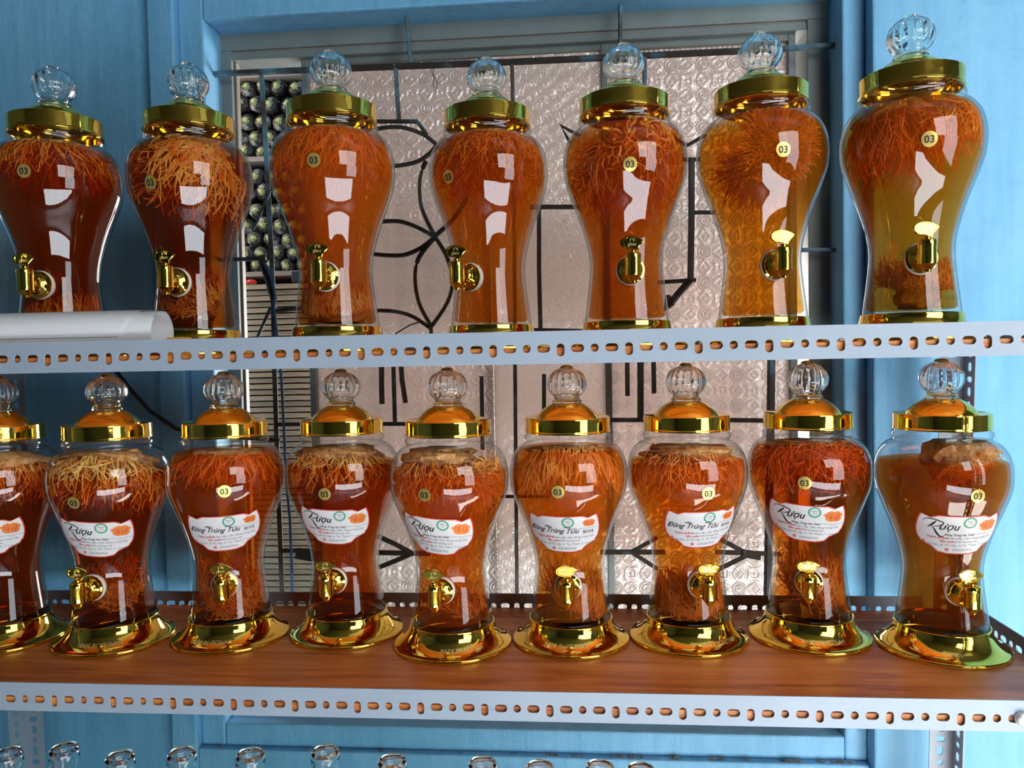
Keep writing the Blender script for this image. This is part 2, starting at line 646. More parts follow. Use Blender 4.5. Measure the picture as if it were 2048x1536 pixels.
# ------------------------------------------------------------------ window
win = thing('window_1', 'aluminium sliding window', 'window', ((xl + xr) / 2, YF, zb))
del win['category'], win['label']
win['kind'] = 'structure'
W0 = Vector(win.location)


def wbox(name, x0, x1, y0, y1, z0, z1, m, bev=0.0015):
    b = MB()
    b.box(x0 - W0.x, x1 - W0.x, y0 - W0.y, y1 - W0.y, z0 - W0.z, z1 - W0.z)
    o = b.build(name, m, win)
    if bev:
        bevel(o, bev)
    return o


zf1 = at(450, 102, YF).z
zf2 = at(465, 119, YF).z
zg = at(1100, 97, 0.60).z
xfl = at(468, 300, YF).x
xfr = at(1615, 100, YF).x
wbox('head_frame', xl - .004, xr + .004, YF, 0.66, zf1, zt + .006, M['alu'], 0.002)
wbox('frame_groove', xl, xr, YF + .006, 0.66, zf1 - .003, zf1, M['alu_cream'], 0)
wbox('inner_head_rail', xl, xr, YF + .004, 0.65, zf2, zf1 - .003, M['alu'])
wbox('side_frame', xl - .004, xfl, YF, 0.600, zb, zf1, M['alu'])
wbox('sash_edge', xfl, at(476, 300, .58).x, YF + .012, 0.600, zb, zf2, M['alu_cream'])
wbox('side_frame', xfr, xr + .004, YF, 0.66, zb, zf1, M['alu'])
wbox('sill_frame', xl, xr, YF, 0.66, zb - .004, zb + .03, M['alu'])
g1a, g1b = at(619, 160, .60).x, at(988, 760, .60).x
g2b = at(1201, 100, .60).x
g3a, g3b = at(1214, 100, .60).x, at(1574, 90, .60).x
s1 = at(604, 150, .595).x
wbox('sash_stile', s1, g1a, 0.59, 0.615, zb, zf2, M['alu'])
wbox('sash_stile', g1b - .012, g1b, 0.612, 0.63, zb, zf2, M['alu'])
wbox('sash_stile', g2b, g3a, 0.59, 0.615, zb, zf2, M['alu'])
wbox('sash_stile', g3b, at(1590, 90, .595).x, 0.59, 0.615, zb, zf2, M['alu'])
wbox('glass_pane', g1a, g1b - .001, 0.603, 0.607, zb + .03, zf2 - .001, M['pane'], 0)
wbox('glass_pane', g1b + .001, g2b, 0.597, 0.601, zb + .03, zf2 - .001, M['pane_diag'], 0)
wbox('glass_pane', g3a, g3b, 0.603, 0.607, zb + .03, zf2 - .001, M['pane'], 0)
wbox('sash_rail', s1, g3b, 0.592, 0.61, zf2 - .012, zf2, M['alu'], 0)

# ------------------------------------------------------------------ iron grille
YG = 0.54
gr = thing('window_grille', 'dark iron window grille with curved leaf scrolls and patches of blue paint', 'grille', (0, YG, 0))


def gbar(pts, th=0.005, m='iron', Y=YG, name='bar', flat=False, smooth=True):
    q = [at(px, py, Y) - Vector((0, YG, 0)) for px, py in pts]
    if len(q) > 3:  # smooth the bend with a Catmull-Rom pass
        out = []
        for i in range(len(q) - 1):
            p0, p1, p2, p3 = q[max(i - 1, 0)], q[i], q[i + 1], q[min(i + 2, len(q) - 1)]
            for k in range(4):
                t = k / 4
                out.append(0.5 * ((2 * p1) + (p2 - p0) * t + (2 * p0 - 5 * p1 + 4 * p2 - p3) * t * t + (3 * p1 - p0 - 3 * p2 + p3) * t ** 3))
        out.append(q[-1])
        q = out
    b = MB()
    b.tube(q, th, 4 if not flat else 6, smooth=False)
    return b.build(name, M[m], gr)


gbar([(404, 150), (470, 146), (640, 139)], .0058, 'iron_blue')
gbar([(640, 139), (1024, 124), (1400, 106), (1560, 98)], .0062)
gbar([(1560, 98), (1685, 90)], .0055, 'iron_blue')
gbar([(814, 26), (821, 126)], .0050, 'iron_blue')
gbar([(1241, 8), (1240, 116)], .0045, 'iron_blue')
gbar([(523, 150), (534, 340), (545, 560), (549, 740)], .0062, 'iron_blue')
gbar([(549, 740), (556, 960), (565, 1200)], .0062)
gbar([(791, 130), (794, 185), (798, 240)], .0055, 'iron_blue')
gbar([(752, 243), (836, 243)], .0042)
gbar([(834, 243), (854, 270)], .0042)
gbar([(752, 258), (785, 254), (815, 257), (848, 270), (874, 290)], .0042)
gbar([(874, 290), (856, 310), (826, 326), (775, 334)], .0042)
gbar([(852, 322), (840, 356), (841, 405), (853, 440), (870, 472)], .0045)
gbar([(765, 443), (800, 443), (835, 455), (870, 474)], .0045)
gbar([(745, 508), (780, 511), (812, 509), (845, 494), (870, 474)], .0045)
gbar([(870, 472), (905, 440), (930, 400), (940, 350), (930, 300)], .0045)
gbar([(870, 474), (838, 515), (830, 555), (838, 606), (862, 652)], .0045)
gbar([(870, 474), (893, 512), (905, 558), (895, 604), (862, 654)], .0045)
gbar([(755, 621), (790, 623), (825, 633), (860, 656)], .0045)
gbar([(862, 652), (862, 700)], .0045)
gbar([(790, 668), (820, 650), (845, 642)], .0015)
gbar([(1024, 122), (1027, 300), (1029, 560), (1030, 735), (1034, 1200)], .0042)
gbar([(1078, 415), (1078, 540), (1081, 662)], .0048)
gbar([(1060, 414), (1160, 414)], .0048)
gbar([(1030, 659), (1300, 664)], .0042)
gbar([(1160, 272), (1121, 251), (1140, 285)], .0038)
gbar([(1289, 108), (1290, 300)], .0045, 'iron_blue')
gbar([(1340, 270), (1374, 291), (1412, 270)], .0038)
gbar([(1365, 319), (1400, 319)], .0042)
gbar([(1383, 319), (1383, 440), (1381, 560)], .0062)
gbar([(1383, 425), (1430, 425)], .0042)
gbar([(1315, 565), (1392, 560)], .0045)
gbar([(1381, 560), (1356, 588), (1336, 612)], .0075)
gbar([(1336, 590), (1333, 620), (1345, 606)], .006)
gbar([(1603, 500), (1672, 500)], .0045, 'iron_blue')
gbar([(763, 700), (763, 770), (764, 808)], .0068)
gbar([(786, 700), (788, 780), (790, 850)], .0055)
gbar([(800, 700), (804, 760), (811, 806)], .0062)
gbar([(552, 849), (640, 848)], .0050)
gbar([(740, 848), (840, 848)], .0050)
gbar([(963, 752), (965, 900)], .0048)
gbar([(940, 993), (1100, 993)], .0045)
gbar([(563, 1101), (625, 1101)], .0060)
gbar([(595, 1106), (640, 1114)], .0150)
gbar([(755, 1072), (790, 1088), (822, 1105)], .0062)
gbar([(755, 1105), (860, 1107)], .0068)
gbar([(757, 1135), (790, 1122), (822, 1108)], .0062)
gbar([(1088, 748), (1088, 850)], .0045)
gbar([(1254, 700), (1255, 792)], .0048)
gbar([(1281, 700), (1281, 842)], .0065)
gbar([(1307, 700), (1308, 787)], .0048)
gbar([(1190, 840), (1330, 840)], .0055)
gbar([(1440, 840), (1600, 842)], .0055)
gbar([(1200, 1104), (1330, 1104)], .0068)
gbar([(1262, 1104), (1315, 1075)], .0055)
gbar([(1262, 1104), (1315, 1138)], .0055)
gbar([(1495, 1108), (1440, 1078)], .0060)
gbar([(1430, 1104), (1560, 1108)], .0062)
gbar([(1495, 1110), (1430, 1142)], .0060)
gbar([(1484, 1106), (1520, 1112)], .0110)
gbar([(1543, 690), (1541, 850), (1535, 1200)], .0075)
gbar([(440, 520), (532, 517)], .0045)
gbar([(520, 512), (535, 555), (548, 600)], .0085)
gbar([(548, 622), (640, 612)], .0050)
# cords tied to the bars
cb = MB(); cb.tube([at(x, y, .525) for x, y in ((528, 525), (545, 560), (550, 590), (548, 615), (552, 650), (556, 690), (563, 760), (568, 860), (572, 960), (580, 1040), (583, 1120), (585, 1205))], .0028, 8)
tag(cb.build('cord', M['bluecord']), 'blue cord running down beside the left bar of the window grille', 'cord')
cb = MB(); cb.tube([at(x, y, .527) for x, y in ((541, 380), (528, 410), (516, 440), (505, 460))], .0026, 8)
tag(cb.build('cord', M['greencord']), 'dark green cord end hanging left of the grille bar, before the bag shelves', 'cord')
cb = MB(); cb.tube([at(x, y, .525) for x, y in ((541, 615), (530, 640), (517, 670), (508, 690))], .0030, 8)
tag(cb.build('cord', M['greencord']), 'short dark cord slanting down behind the second upper jar base', 'cord')
cb = MB(); cb.tube([at(x, y, .53) for x, y in ((865, 122), (861, 140), (868, 155), (866, 170), (872, 186), (875, 165), (866, 148), (867, 130))], .0007, 5)
tag(cb.build('wire', M['black']), 'thin looped wire hanging from the top grille bar', 'wire')
cb = MB(); cb.tube([at(x, y, .472) for x, y in ((205, 700), (232, 742), (262, 780), (300, 822), (352, 857), (420, 872), (560, 880))], .0040, 8)
tag(cb.build('cable', M['black']), 'black cable sagging along the blue wall behind the lower jars', 'cable')

# ------------------------------------------------------------------ what stands in the room behind the window
YS = 1.02


def culture_bag():
    t = thing('culture_bag', 'dark round mushroom culture bag end with a pale yellow plug, one of many stacked behind the window', 'bag', group='mushroom culture bags stacked behind the window')
    b = MB()
    R = .023
    prof = [(.001, 0.0), (.010, -.002), (.017, .001), (.0215, .008), (R, .018), (R, .09), (.016, .10), (.001, .10)]
    mt = Matrix.Rotation(-math.pi / 2, 4, 'X')
    b.lathe(prof, 14, mtx=mt)
    for i, v in enumerate(b.v):
        k = 1 + 0.16 * noise.noise(Vector(v) * 90)
        b.v[i] = (v[0] * k, v[1], v[2] * k)
    fix_normals(b.build('bag_body', M['bagdark'], t))
    p = MB()
    pr = []
    for i in range(16):
        a = 2 * math.pi * i / 16
        r = .0125 * (0.62 + 0.38 * (i % 2)) * (0.85 + 0.3 * ((i * 7) % 5) / 4)
        pr.append((r * math.cos(a), r * math.sin(a)))
    b0 = len(p.v)
    p.v += [(x, -.004, z) for x, z in pr] + [(x * .5, -.012, z * .5) for x, z in pr] + [(0, -.013, 0)]
    for i in range(16):
        j = (i + 1) % 16
        p.quad((b0 + i, b0 + j, b0 + 16 + j, b0 + 16 + i))
        p.quad((b0 + 16 + i, b0 + 16 + j, b0 + 32))
    fix_normals(p.build('plug', M['plug'], t))
    return t


def copy_tree(o, parent=None):
    c = o.copy()
    COL.objects.link(c)
    c.parent = parent
    for ch in [x for x in bpy.data.objects if x.parent == o]:
        copy_tree(ch, c)
    return c


bag0 = None
ORD = ['first', 'second', 'third', 'fourth', 'fifth', 'sixth', 'seventh', 'eighth', 'ninth', 'tenth', 'eleventh', 'twelfth']
ORD2 = ORD + ['thirteenth', 'fourteenth', 'fifteenth', 'sixteenth', 'seventeenth', 'eighteenth', 'nineteenth']
TENS = ['twenty', 'thirty', 'forty', 'fifty']


def ordinal(n):
    if n <= 19:
        return ORD2[n - 1]
    t, u = divmod(n, 10)
    return TENS[t - 2] + '-' + ORD2[u - 1] if u else TENS[t - 2][:-1] + 'ieth'


rows = [(172, 1), (206, 0), (243, 1), (275, 0), (303, 1), (352, 0), (383, 1), (421, 0), (450, 1), (478, 0), (506, 1), (531, 0)]
first = True
for k, (py, odd) in enumerate(rows):
    for j in range(5):
        px = 478 + (14 if odd else 0) + j * 32 + rng.uniform(-3, 3)
        if px > 622:
            continue
        p = at(px, py + rng.uniform(-2, 2), YS)
        if bag0 is None:
            bag0 = culture_bag()
            o = bag0
        else:
            o = copy_tree(bag0)
        o['label'] = 'dark culture bag with pale yellow plug, %s row down, %s from left, behind the window' % (ORD[k], ORD[j])
        o.location = p
        o.rotation_euler = (rng.uniform(-.1, .1), rng.uniform(-3, 3), rng.uniform(-.15, .15))
bs = thing('storage_shelf', 'pale wooden shelf holding the stacked culture bags behind the open sash', 'shelf', (at(540, 300, YS).x, YS, 0))
B0 = Vector(bs.location)
for py, nm in ((150, 'shelf_board'), (321, 'shelf_board'), (549, 'shelf_board')):
    z = at(540, py, YS).z
    b = MB()
    b.box(at(455, 300, YS).x - B0.x, at(650, 300, YS).x - B0.x, -.02, .16, z - (.006 if py != 150 else .012), z + (.006 if py != 150 else .022))
    b.build(nm, M['shelfwood'], bs)
b = MB()
b.box(at(300, 300, YS).x - B0.x, at(720, 300, YS).x - B0.x, .17, .19, -1.2, .9)
b.build('shelf_back', M['darkwood'], bs)
for px in (462, 645):
    b = MB(); x = at(px, 300, YS).x
    b.box(x - .012 - B0.x, x + .012 - B0.x, .0, .16, -1.3, .72)
    b.build('upright', M['shelfwood'], bs)
# the stack of brown card sheets
ztop, zbot = at(540, 566, .93).z, at(540, 1240, .93).z
N = 58
h = (ztop - zbot) / N
me = None
for i in range(N):
    b = MB()
    if me is None:
        seg = 14
        x0, x1 = at(440, 700, .93).x, at(665, 700, .93).x
        for s in (0, 1):
            for y in (0, .12):
                for k in range(seg + 1):
                    x = x0 + (x1 - x0) * k / seg
                    b.v.append((x, y + .002 * noise.noise(Vector((x * 30, 0, 3))), s * h * .76 + .0012 * noise.noise(Vector((x * 18, y, 1)))))
        L = seg + 1
        for k in range(seg):
            b.quad((k, k + 1, L * 2 + k + 1, L * 2 + k)); b.quad((L + k + 1, L + k, L * 3 + k, L * 3 + k + 1))
            b.quad((L * 2 + k, L * 2 + k + 1, L * 3 + k + 1, L * 3 + k)); b.quad((k + 1, k, L + k, L + k + 1))
        b.quad((0, L * 2, L * 3, L)); b.quad((seg, L + seg, L * 3 + seg, L * 2 + seg))
        me = b.mesh('card_sheet', M['card'])
    o = link('card_sheet', me, None, (rng.uniform(-.004, .004), .93 + rng.uniform(-.006, .006), zbot + i * h))
    tag(o, 'brown card sheet, %s from the top of the tall stack behind the window grille' % ordinal(N - i), 'card', 'brown card sheets stacked behind the window')
b = MB(); p = at(500, 541, .94)
b.lathe([(.001, .0), (.012, .0), (.014, .004), (.010, .009), (.001, .011)], 16)
tag(b.build('red_cap', M['red'], None, (p.x, .945, ztop + .001)), 'red plastic cap lying on top of the brown card stack', 'cap')
b = MB(); p = at(592, 545, .94)
b.box(-.012, .012, -.01, .02, 0, .028)
o = bevel(b.build('black_box', M['black'], None, (p.x, .95, ztop + .001)), .002)
tag(o, 'small black box on the card stack behind the third upper jar', 'box')

# ------------------------------------------------------------------ slotted angle rack
ZL, ZU, Z3 = -0.429, 0.011, -1.063      # tops of the boards
XL, XR = -1.02, 0.622
YBK = 0.392
rack = thing('slotted_angle_rack', 'grey slotted steel angle rack with wood laminate boards carrying the jars', 'rack', (0, 0, -1.32))
RZ = 1.32


def hole_outline(kind, n=16):
    if kind == 'H':
        w_, h_ = .0154, .0098
    elif kind == 'V':
        w_, h_ = .0094, .0152
    else:
        w_, h_ = .0094, .0098
    r = min(w_, h_) / 2
    pts = []
    for i in range(n):
        a = 2 * math.pi * i / n - 3 * math.pi / 4
        c, s = math.cos(a), math.sin(a)
        pts.append((r * c + (w_ / 2 - r) * (1 if c > 1e-6 else -1 if c < -1e-6 else 0), r * s + (h_ / 2 - r) * (1 if s > 1e-6 else -1 if s < -1e-6 else 0)))
    return pts


def perforated(length, height, v0, phase, th, hoff=.002, cellw=.02, swap=False):
    """plate in (u, v): slots of the pattern V H R H; v0 = height of the slot line above the lower edge"""
    b = MB()
    kinds = ['V', 'H', 'R', 'H']
    n = int(round(length / cellw))
    for i in range(n):
        kd = kinds[(i - phase) % 4]
        cu = (i + .5) * cellw
        cv = v0 + (0 if kd == 'V' else hoff)
        ho = [(cu + x, cv + y) for x, y in hole_outline(kd)]
        u0, u1 = i * cellw, (i + 1) * cellw
        rect = []
        for side in range(4):
            for k in range(4):
                t = k / 4
                rect.append([(u0 + (u1 - u0) * t, 0), (u1, height * t), (u1 - (u1 - u0) * t, height), (u0, height * (1 - t))][side])
        base = len(b.v)
        for (u, v) in rect:
            b.v.append((u, 0, v))
        for (u, v) in ho:
            b.v.append((u, 0, v))
        for (u, v) in rect:
            b.v.append((u, th, v))
        for (u, v) in ho:
            b.v.append((u, th, v))
        for k in range(16):
            j = (k + 1) % 16
            b.quad((base + k, base + j, base + 16 + j, base + 16 + k))
            b.quad((base + 32 + j, base + 32 + k, base + 48 + k, base + 48 + j))
            b.quad((base + 16 + k, base + 16 + j, base + 48 + j, base + 48 + k))
            if k < 4 or 8 <= k < 12:
                b.quad((base + j, base + k, base + 32 + k, base + 32 + j))
    e = len(b.v)
    b.v += [(0, 0, 0), (0, th, 0), (0, th, height), (0, 0, height), (length, 0, 0), (length, th, 0), (length, th, height), (length, 0, height)]
    b.quad((e, e + 1, e + 2, e + 3)[::-1]); b.quad((e + 4, e + 5, e + 6, e + 7))
    return b


def rail_x(name, x0, cells, y, z0, hgt, v0, phase, front=True):
    b = perforated(cells * .02, hgt, v0, phase, .002)
    if front:
        b.box(0, cells * .02, .002, .034, z0 * 0 + .0 - .0, .002)
    else:
        b.box(0, cells * .02, -.032, 0, 0, .002)
    o = b.build(name, M['rail'], rack, (x0, y, z0 + RZ))
    return o


def rail_start(xv):
    k = int(math.floor((xv - XL) / .02)) - 0
    k4 = (k // 4) * 4
    return xv - k4 * .02 - .01


XS_L = rail_start(-.68036)
XS_U = rail_start(-.65949)
NC = 80
rail_x('front_rail', XS_U, NC, -.016, -.0082, .0388, .0162, 0)
rail_x('front_rail', XS_L, NC, 0.0, -.4455, .037, .0135, 0)
rail_x('front_rail', XS_L, NC, 0.0, Z3 - .018, .037, .0135, 0)
rail_x('back_rail', XS_U, NC, YBK - .012, -.0082, .0388, .0162, 1, False)
rail_x('back_rail', XS_L - .03, NC, YBK - .012, -.4455, .040, .0165, 2, False)
rail_x('back_rail', XS_L - .03, NC, YBK - .012, Z3 - .018, .037, .0135, 2, False)
for z, nm in ((ZU, 0), (ZL, 1), (Z3, 2)):
    b = MB()
    b.box(XL + .006, XR - .008, (.004 if nm else -.012), YBK - .014, z - .0145, z)
    b.build('shelf_board', M['wood'], rack, (0, 0, RZ))
for x, sgn in ((XL, 1), (XR - .002, -1)):
    for z0 in (-.0082, -.4455, Z3 - .018):
        b = perforated(.38, .038, .0145, 1, .002)
        b.v = [(-v[1] if sgn < 0 else v[1], v[0], v[2]) for v in b.v]
        o = b.build('side_rail', M['rail'], rack, (x + (.002 if sgn < 0 else 0), .004, z0 + RZ))
        fix_normals(o)


def post(xb, zb_, xt, zt_, y, sx, sy):
    """L section: one flange along x, one along y, leaning from (xb, zb_) to (xt, zt_)"""
    n = int((zt_ - zb_) / .02)
    b = MB()
    p1 = perforated(n * .02, .038, .021, 1, .002, 0.0)
    p2 = perforated(n * .02, .038, .021, 3, .002, 0.0)
    # p in (u, t, v) -> x flange: x = sx*v, y = t*sy, z = u
    base = len(b.v)
    b.v += [(sx * v[2], sy * v[1], v[0]) for v in p1.v]
    for f in p1.f:
        b.quad([base + i for i in f])
    base = len(b.v)
    b.v += [(sx * v[1], sy * v[2], v[0]) for v in p2.v]
    for f in p2.f:
        b.quad([base + i for i in f])
    sl = (xt - xb) / (zt_ - zb_)
    b.v = [(v[0] + sl * v[2], v[1], v[2]) for v in b.v]
    o = b.build('post', M['rail'], rack, (xb, y, zb_ + RZ))
    fix_normals(o)
    return o


pr0, pr1 = at(1905, 1500, YBK + .002), at(1928, 770, YBK + .002)
sl = (pr1.x - pr0.x) / (pr1.z - pr0.z)
zb0 = -1.319
post(pr0.x + sl * (zb0 - pr0.z), zb0, pr1.x + sl * (.03 - pr1.z), .03, YBK + .002, -1, -1)
pl0 = at(49.5, 1480, YBK + .002)
pl1x = at(12, 800, YBK + .002)
sl2 = (pl1x.x - pl0.x) / (pl1x.z - pl0.z)
post(pl0.x + sl2 * (zb0 - pl0.z), zb0, pl0.x + sl2 * (.03 - pl0.z), .03, YBK + .002, 1, -1)
post(XR - .012, zb0, XR + .004, .03, -.004, -1, 1)
post(XL - .01, zb0, XL - .004, .03, -.004, 1, 1)
b = MB()
bp = at(2044, 1437, -.001)
b.lathe([(.001, -.005), (.005, -.0045), (.008, -.002), (.0085, 0)], 20, mtx=Matrix.Rotation(-math.pi / 2, 4, 'X'))
o = b.build('bolt', M['steel'], rack, (bp.x, -.001, bp.z + RZ))
fix_normals(o)

# ------------------------------------------------------------------ jars
GP = [(.0600, .0335), (.0603, .036), (.0600, .041), (.0585, .053), (.0562, .070), (.0536, .092), (.0523, .106), (.0523, .118), (.0543, .134), (.0583, .150),
      (.0633, .167), (.0690, .183), (.0743, .196), (.0789, .208), (.0832, .220), (.0864, .230), (.0882, .242), (.0887, .254), (.0877, .266), (.0848, .278),
      (.0803, .287), (.0742, .2945), (.0680, .2985), (.0641, .3005), (.0632, .3025), (.0640, .305), (.0652, .3075), (.0653, .3105), (.0640, .3125), (.0622, .3140), (.0612, .3175)]


def smooth_prof(p, k=3):
    out = []
    for i in range(len(p) - 1):
        a, b_, c, d_ = [Vector(p[max(0, min(len(p) - 1, i + t))]) for t in (-1, 0, 1, 2)]
        for s in range(k):
            t = s / k
            q = 0.5 * ((2 * b_) + (c - a) * t + (2 * a - 5 * b_ + 4 * c - d_) * t * t + (3 * b_ - a - 3 * c + d_) * t ** 3)
            out.append((q.x, q.y))
    out.append(tuple(p[-1]))
    return out


GS = smooth_prof(GP, 3)


def rad(z):
    if z <= GS[0][1]:
        return GS[0][0]
    for i in range(len(GS) - 1):
        if GS[i][1] <= z <= GS[i + 1][1] and GS[i + 1][1] > GS[i][1]:
            t = (z - GS[i][1]) / (GS[i + 1][1] - GS[i][1])
            return GS[i][0] * (1 - t) + GS[i + 1][0] * t
    return GS[-1][0]


def surf(phi, z, off=0.0):
    """a point on the jar wall; phi = 0 faces -y, positive turns to +x; moved outwards along the wall's normal"""
    dr = (rad(z + .001) - rad(z - .001)) / .002
    nrm = 1 / math.sqrt(1 + dr * dr)
    r = rad(z) + off * nrm
    zz = z - off * dr * nrm
    return Vector((r * math.sin(phi), -r * math.cos(phi), zz))


def walk(z0, s):
    """height reached after going the distance s along the wall"""
    z = z0
    st = .0005 if s > 0 else -.0005
    n = int(abs(s) / .0005)
    for _ in range(n):
        dr = (rad(z + .001) - rad(z - .001)) / .002
        z += st / math.sqrt(1 + dr * dr)
    return z + (abs(s) - n * .0005) * (1 if s > 0 else -1) * .85


_walk = {}


def walk_c(z0, s):
    k = (round(z0, 4), round(s, 4))
    if k not in _walk:
        _walk[k] = walk(k[0], k[1])
    return _walk[k]


def build_shared():
    sh = {}
    b = MB(); b.lathe(GS, 96); b.lathe([(.001, .036), (.030, .0355), (.055, .0345), (.0600, .0335)], 64)
    sh['glass'] = b.mesh('glass_body', M['glass'])
    # gold foot
    bp_ = smooth_prof([(.0598, .0325), (.0605, .0352), (.0618, .0362), (.0628, .0355), (.0632, .0335), (.0640, .0290), (.0662, .0235), (.0705, .0170), (.0760, .0115),
                       (.0825, .0075), (.0868, .0060), (.0880, .0045), (.0882, .0020), (.0872, .0)], 2)
    b = MB(); b.lathe(bp_, 96); b.lathe([(.0872, 0), (.080, 0.0), (.001, 0.0)], 48)
    sh['foot'] = b.mesh('gold_foot', M['gold'])
    # lid
    lp = [(.001, .3595), (.0235, .3590), (.0262, .3570), (.0310, .3545), (.0385, .3490), (.0440, .3430), (.0466, .3388), (.0470, .3370), (.0520, .3368), (.0590, .3378),
          (.0622, .3388), (.0634, .3380), (.0637, .3365), (.0637, .3205), (.0640, .3190), (.0645, .3180), (.0645, .3168), (.0634, .3162), (.0610, .3164)]
    b = MB(); b.lathe(lp[::-1], 96)
    sh['lid'] = b.mesh('lid', M['gold'])
    # lobed knob: short neck, ribbed globe, nub
    kp = [(.0001, .3590), (.0205, .3592), (.0220, .3600), (.0224, .3612), (.0218, .3630), (.0198, .3648), (.0192, .3664)]
    for i in range(27):
        a = -.86 + (1.24 + .86) * i / 26
        kp.append((.0300 * math.cos(a), .3880 + .0250 * math.sin(a)))
    kp += [(.0094, .4122), (.0092, .4135), (.0080, .4150), (.0052, .4161), (.0001, .4165)]
    amp = []
    for r, z in kp:
        t = (z - .3690) / (.4110 - .3690)
        amp.append(.045 * math.sin(math.pi * max(0, min(1, t))) ** .5 if 0 < t < 1 else 0.0)
    b = MB(); b.lathe(kp, 144, lobes=18, lobe_amp=amp)
    ki = [(.0001, .3625), (.0160, .3630), (.0164, .3660)]
    for i in range(17):
        a = -.86 + (1.35 + .86) * i / 16
        ki.append((.0268 * math.cos(a), .3880 + .0218 * math.sin(a)))
    ki.append((.0001, .4095))
    b2 = MB(); b2.lathe(ki[::-1], 48)
    off = len(b.v)
    b.v += b2.v
    for f in b2.f:
        b.quad([off + i for i in f], 0, True)
    sh['knob'] = b.mesh('glass_knob', M['knobglass'])
    # tap: rosette + shank + barrel, pointing along -y from the jar wall (y = 0)
    mt = Matrix.Rotation(math.pi / 2, 4, 'X')   # +z -> -y
    b = MB()
    b.lathe([(.001, .0045), (.0185, .0045), (.0188, .006), (.0186, .0085), (.0160, .0095), (.0152, .0110), (.0158, .0125), (.0130, .0140), (.0118, .0150), (.0122, .0165), (.0092, .0185), (.0078, .0210),
             (.0074, .0330)], 32, mtx=mt)
    for i in range(8):   # little grip studs on the rosette
        a = 2 * math.pi * i / 8
        c = Vector((.0105 * math.cos(a), -.0175, .0105 * math.sin(a)))
        b.lathe([(.0012, -.0016), (.0012, .0008), (.0001, .0016)], 6, mtx=mt, off=tuple(c))
    b.lathe([(.0001, -.0225), (.0044, -.0225), (.0048, -.0202), (.0058, -.0194), (.0064, -.0176), (.0098, -.0142), (.0106, -.0132), (.0104, .0060), (.0108, .0076), (.0110, .0128), (.0104, .0148),
             (.0085, .0156), (.0001, .0158)], 32, off=(0, -.0375, .003))
    b.lathe([(.0058, 0), (.0040, .0010), (.0040, .0022), (.0060, .0032)], 16, off=(0, -.0375, .0186))
    sh['tap'] = b.mesh('tap', M['gold'])
    b = MB()
    b.lathe([(.001, -.002), (.0192, -.002), (.0200, .0005), (.0198, .0040), (.0185, .0048), (.001, .0048)], 32, mtx=mt)
    sh['gasket'] = b.mesh('gasket', M['gasket'])
    # handle plate: rounded on one side, beaked on the other
    out = [(x * .001, z * .001) for x, z in ((-16.5, 0), (-15.8, 3.6), (-12.5, 6.6), (-8, 8.2), (-3, 8.8), (2, 8.2), (7, 6.6), (11, 4.6), (13.6, 3.0), (14.2, 1.6), (13, -.2), (9.6, -3.6), (7, -6.6), (5.6, -10), (0, -10), (-.6, -8.4),
                                          (-3, -7.6), (-8, -7.2), (-12.5, -5.6), (-15.6, -3.0))][::-1]
    b = MB()
    n = len(out)
    for y, s in ((-.0016, .93), (-.0012, 1.0), (.0012, 1.0), (.0016, .93)):
        b.v += [(x * s, y, z * s) for x, z in out]
    for j in range(3):
        for i in range(n):
            k = (i + 1) % n
            b.quad((j * n + i, j * n + k, (j + 1) * n + k, (j + 1) * n + i), 0, False)
    b.v += [(x * .82, -.0016, z * .82) for x, z in out] + [(x * .78, -.0009, z * .78) for x, z in out]
    for i in range(n):
        k = (i + 1) % n
        b.quad((4 * n + i, 4 * n + k, k, i)); b.quad((5 * n + i, 5 * n + k, 4 * n + k, 4 * n + i))
    b.quad([5 * n + i for i in range(n)][::-1])
    b.quad([3 * n + i for i in range(n)])
    sh['handle'] = b.mesh('tap_handle', M['gold'])
    return sh


SH = build_shared()
for k in ('knob',):
    bm = bmesh.new(); bm.from_mesh(SH[k]); bmesh.ops.remove_doubles(bm, verts=bm.verts, dist=1e-6)
    bm.to_mesh(SH[k]); bm.free()


def handle_text(lines):
    b = MB()
    for i, (s, sz, dx) in enumerate(lines):
        vs, fs = text_mesh(s, sz, 0.0, 0.0003, 1.0)
        base = len(b.v)
        z0 = .0018 - i * .0056
        b.v += [(v.x + dx, -.0012 - .0003 - v.z, v.y + z0) for v in vs]
        for f in fs:
            b.quad([base + t for t in f])
    return b.mesh('lettering', M['goldbright'])


M['goldbright'] = P('raised_gold_lettering', (1.0, 0.86, 0.42), 0.25, 0.7)
HT = {'g': handle_text([("r'ti", .0068, -.0005), ('glass', .0062, -.0010)]), 'v': handle_text([('MADE IN', .0046, -.0015), ('VIETNAM', .0046, .0005)])}

# ---- the printed label in flat coordinates (metres, centre at 0,0)
LWD, LHT = .0560, .0305   # half width, half height
TOPE = [(0, .97), (.52, .97), (.68, .84), (.90, 1.0), (.94, .84), (.97, .66), (1.0, .30)]
BOTE = [(0, -1), (.26, -1), (.48, -.92), (.60, -.70), (.87, -.50), (.90, -.38), (.955, -.28), (1.0, .02)]


def interp(t, x):
    x = abs(x)
    for i in range(len(t) - 1):
        if t[i][0] <= x <= t[i + 1][0]:
            k = (x - t[i][0]) / (t[i + 1][0] - t[i][0])
            return t[i][1] * (1 - k) + t[i + 1][1] * k
    return t[-1][1]


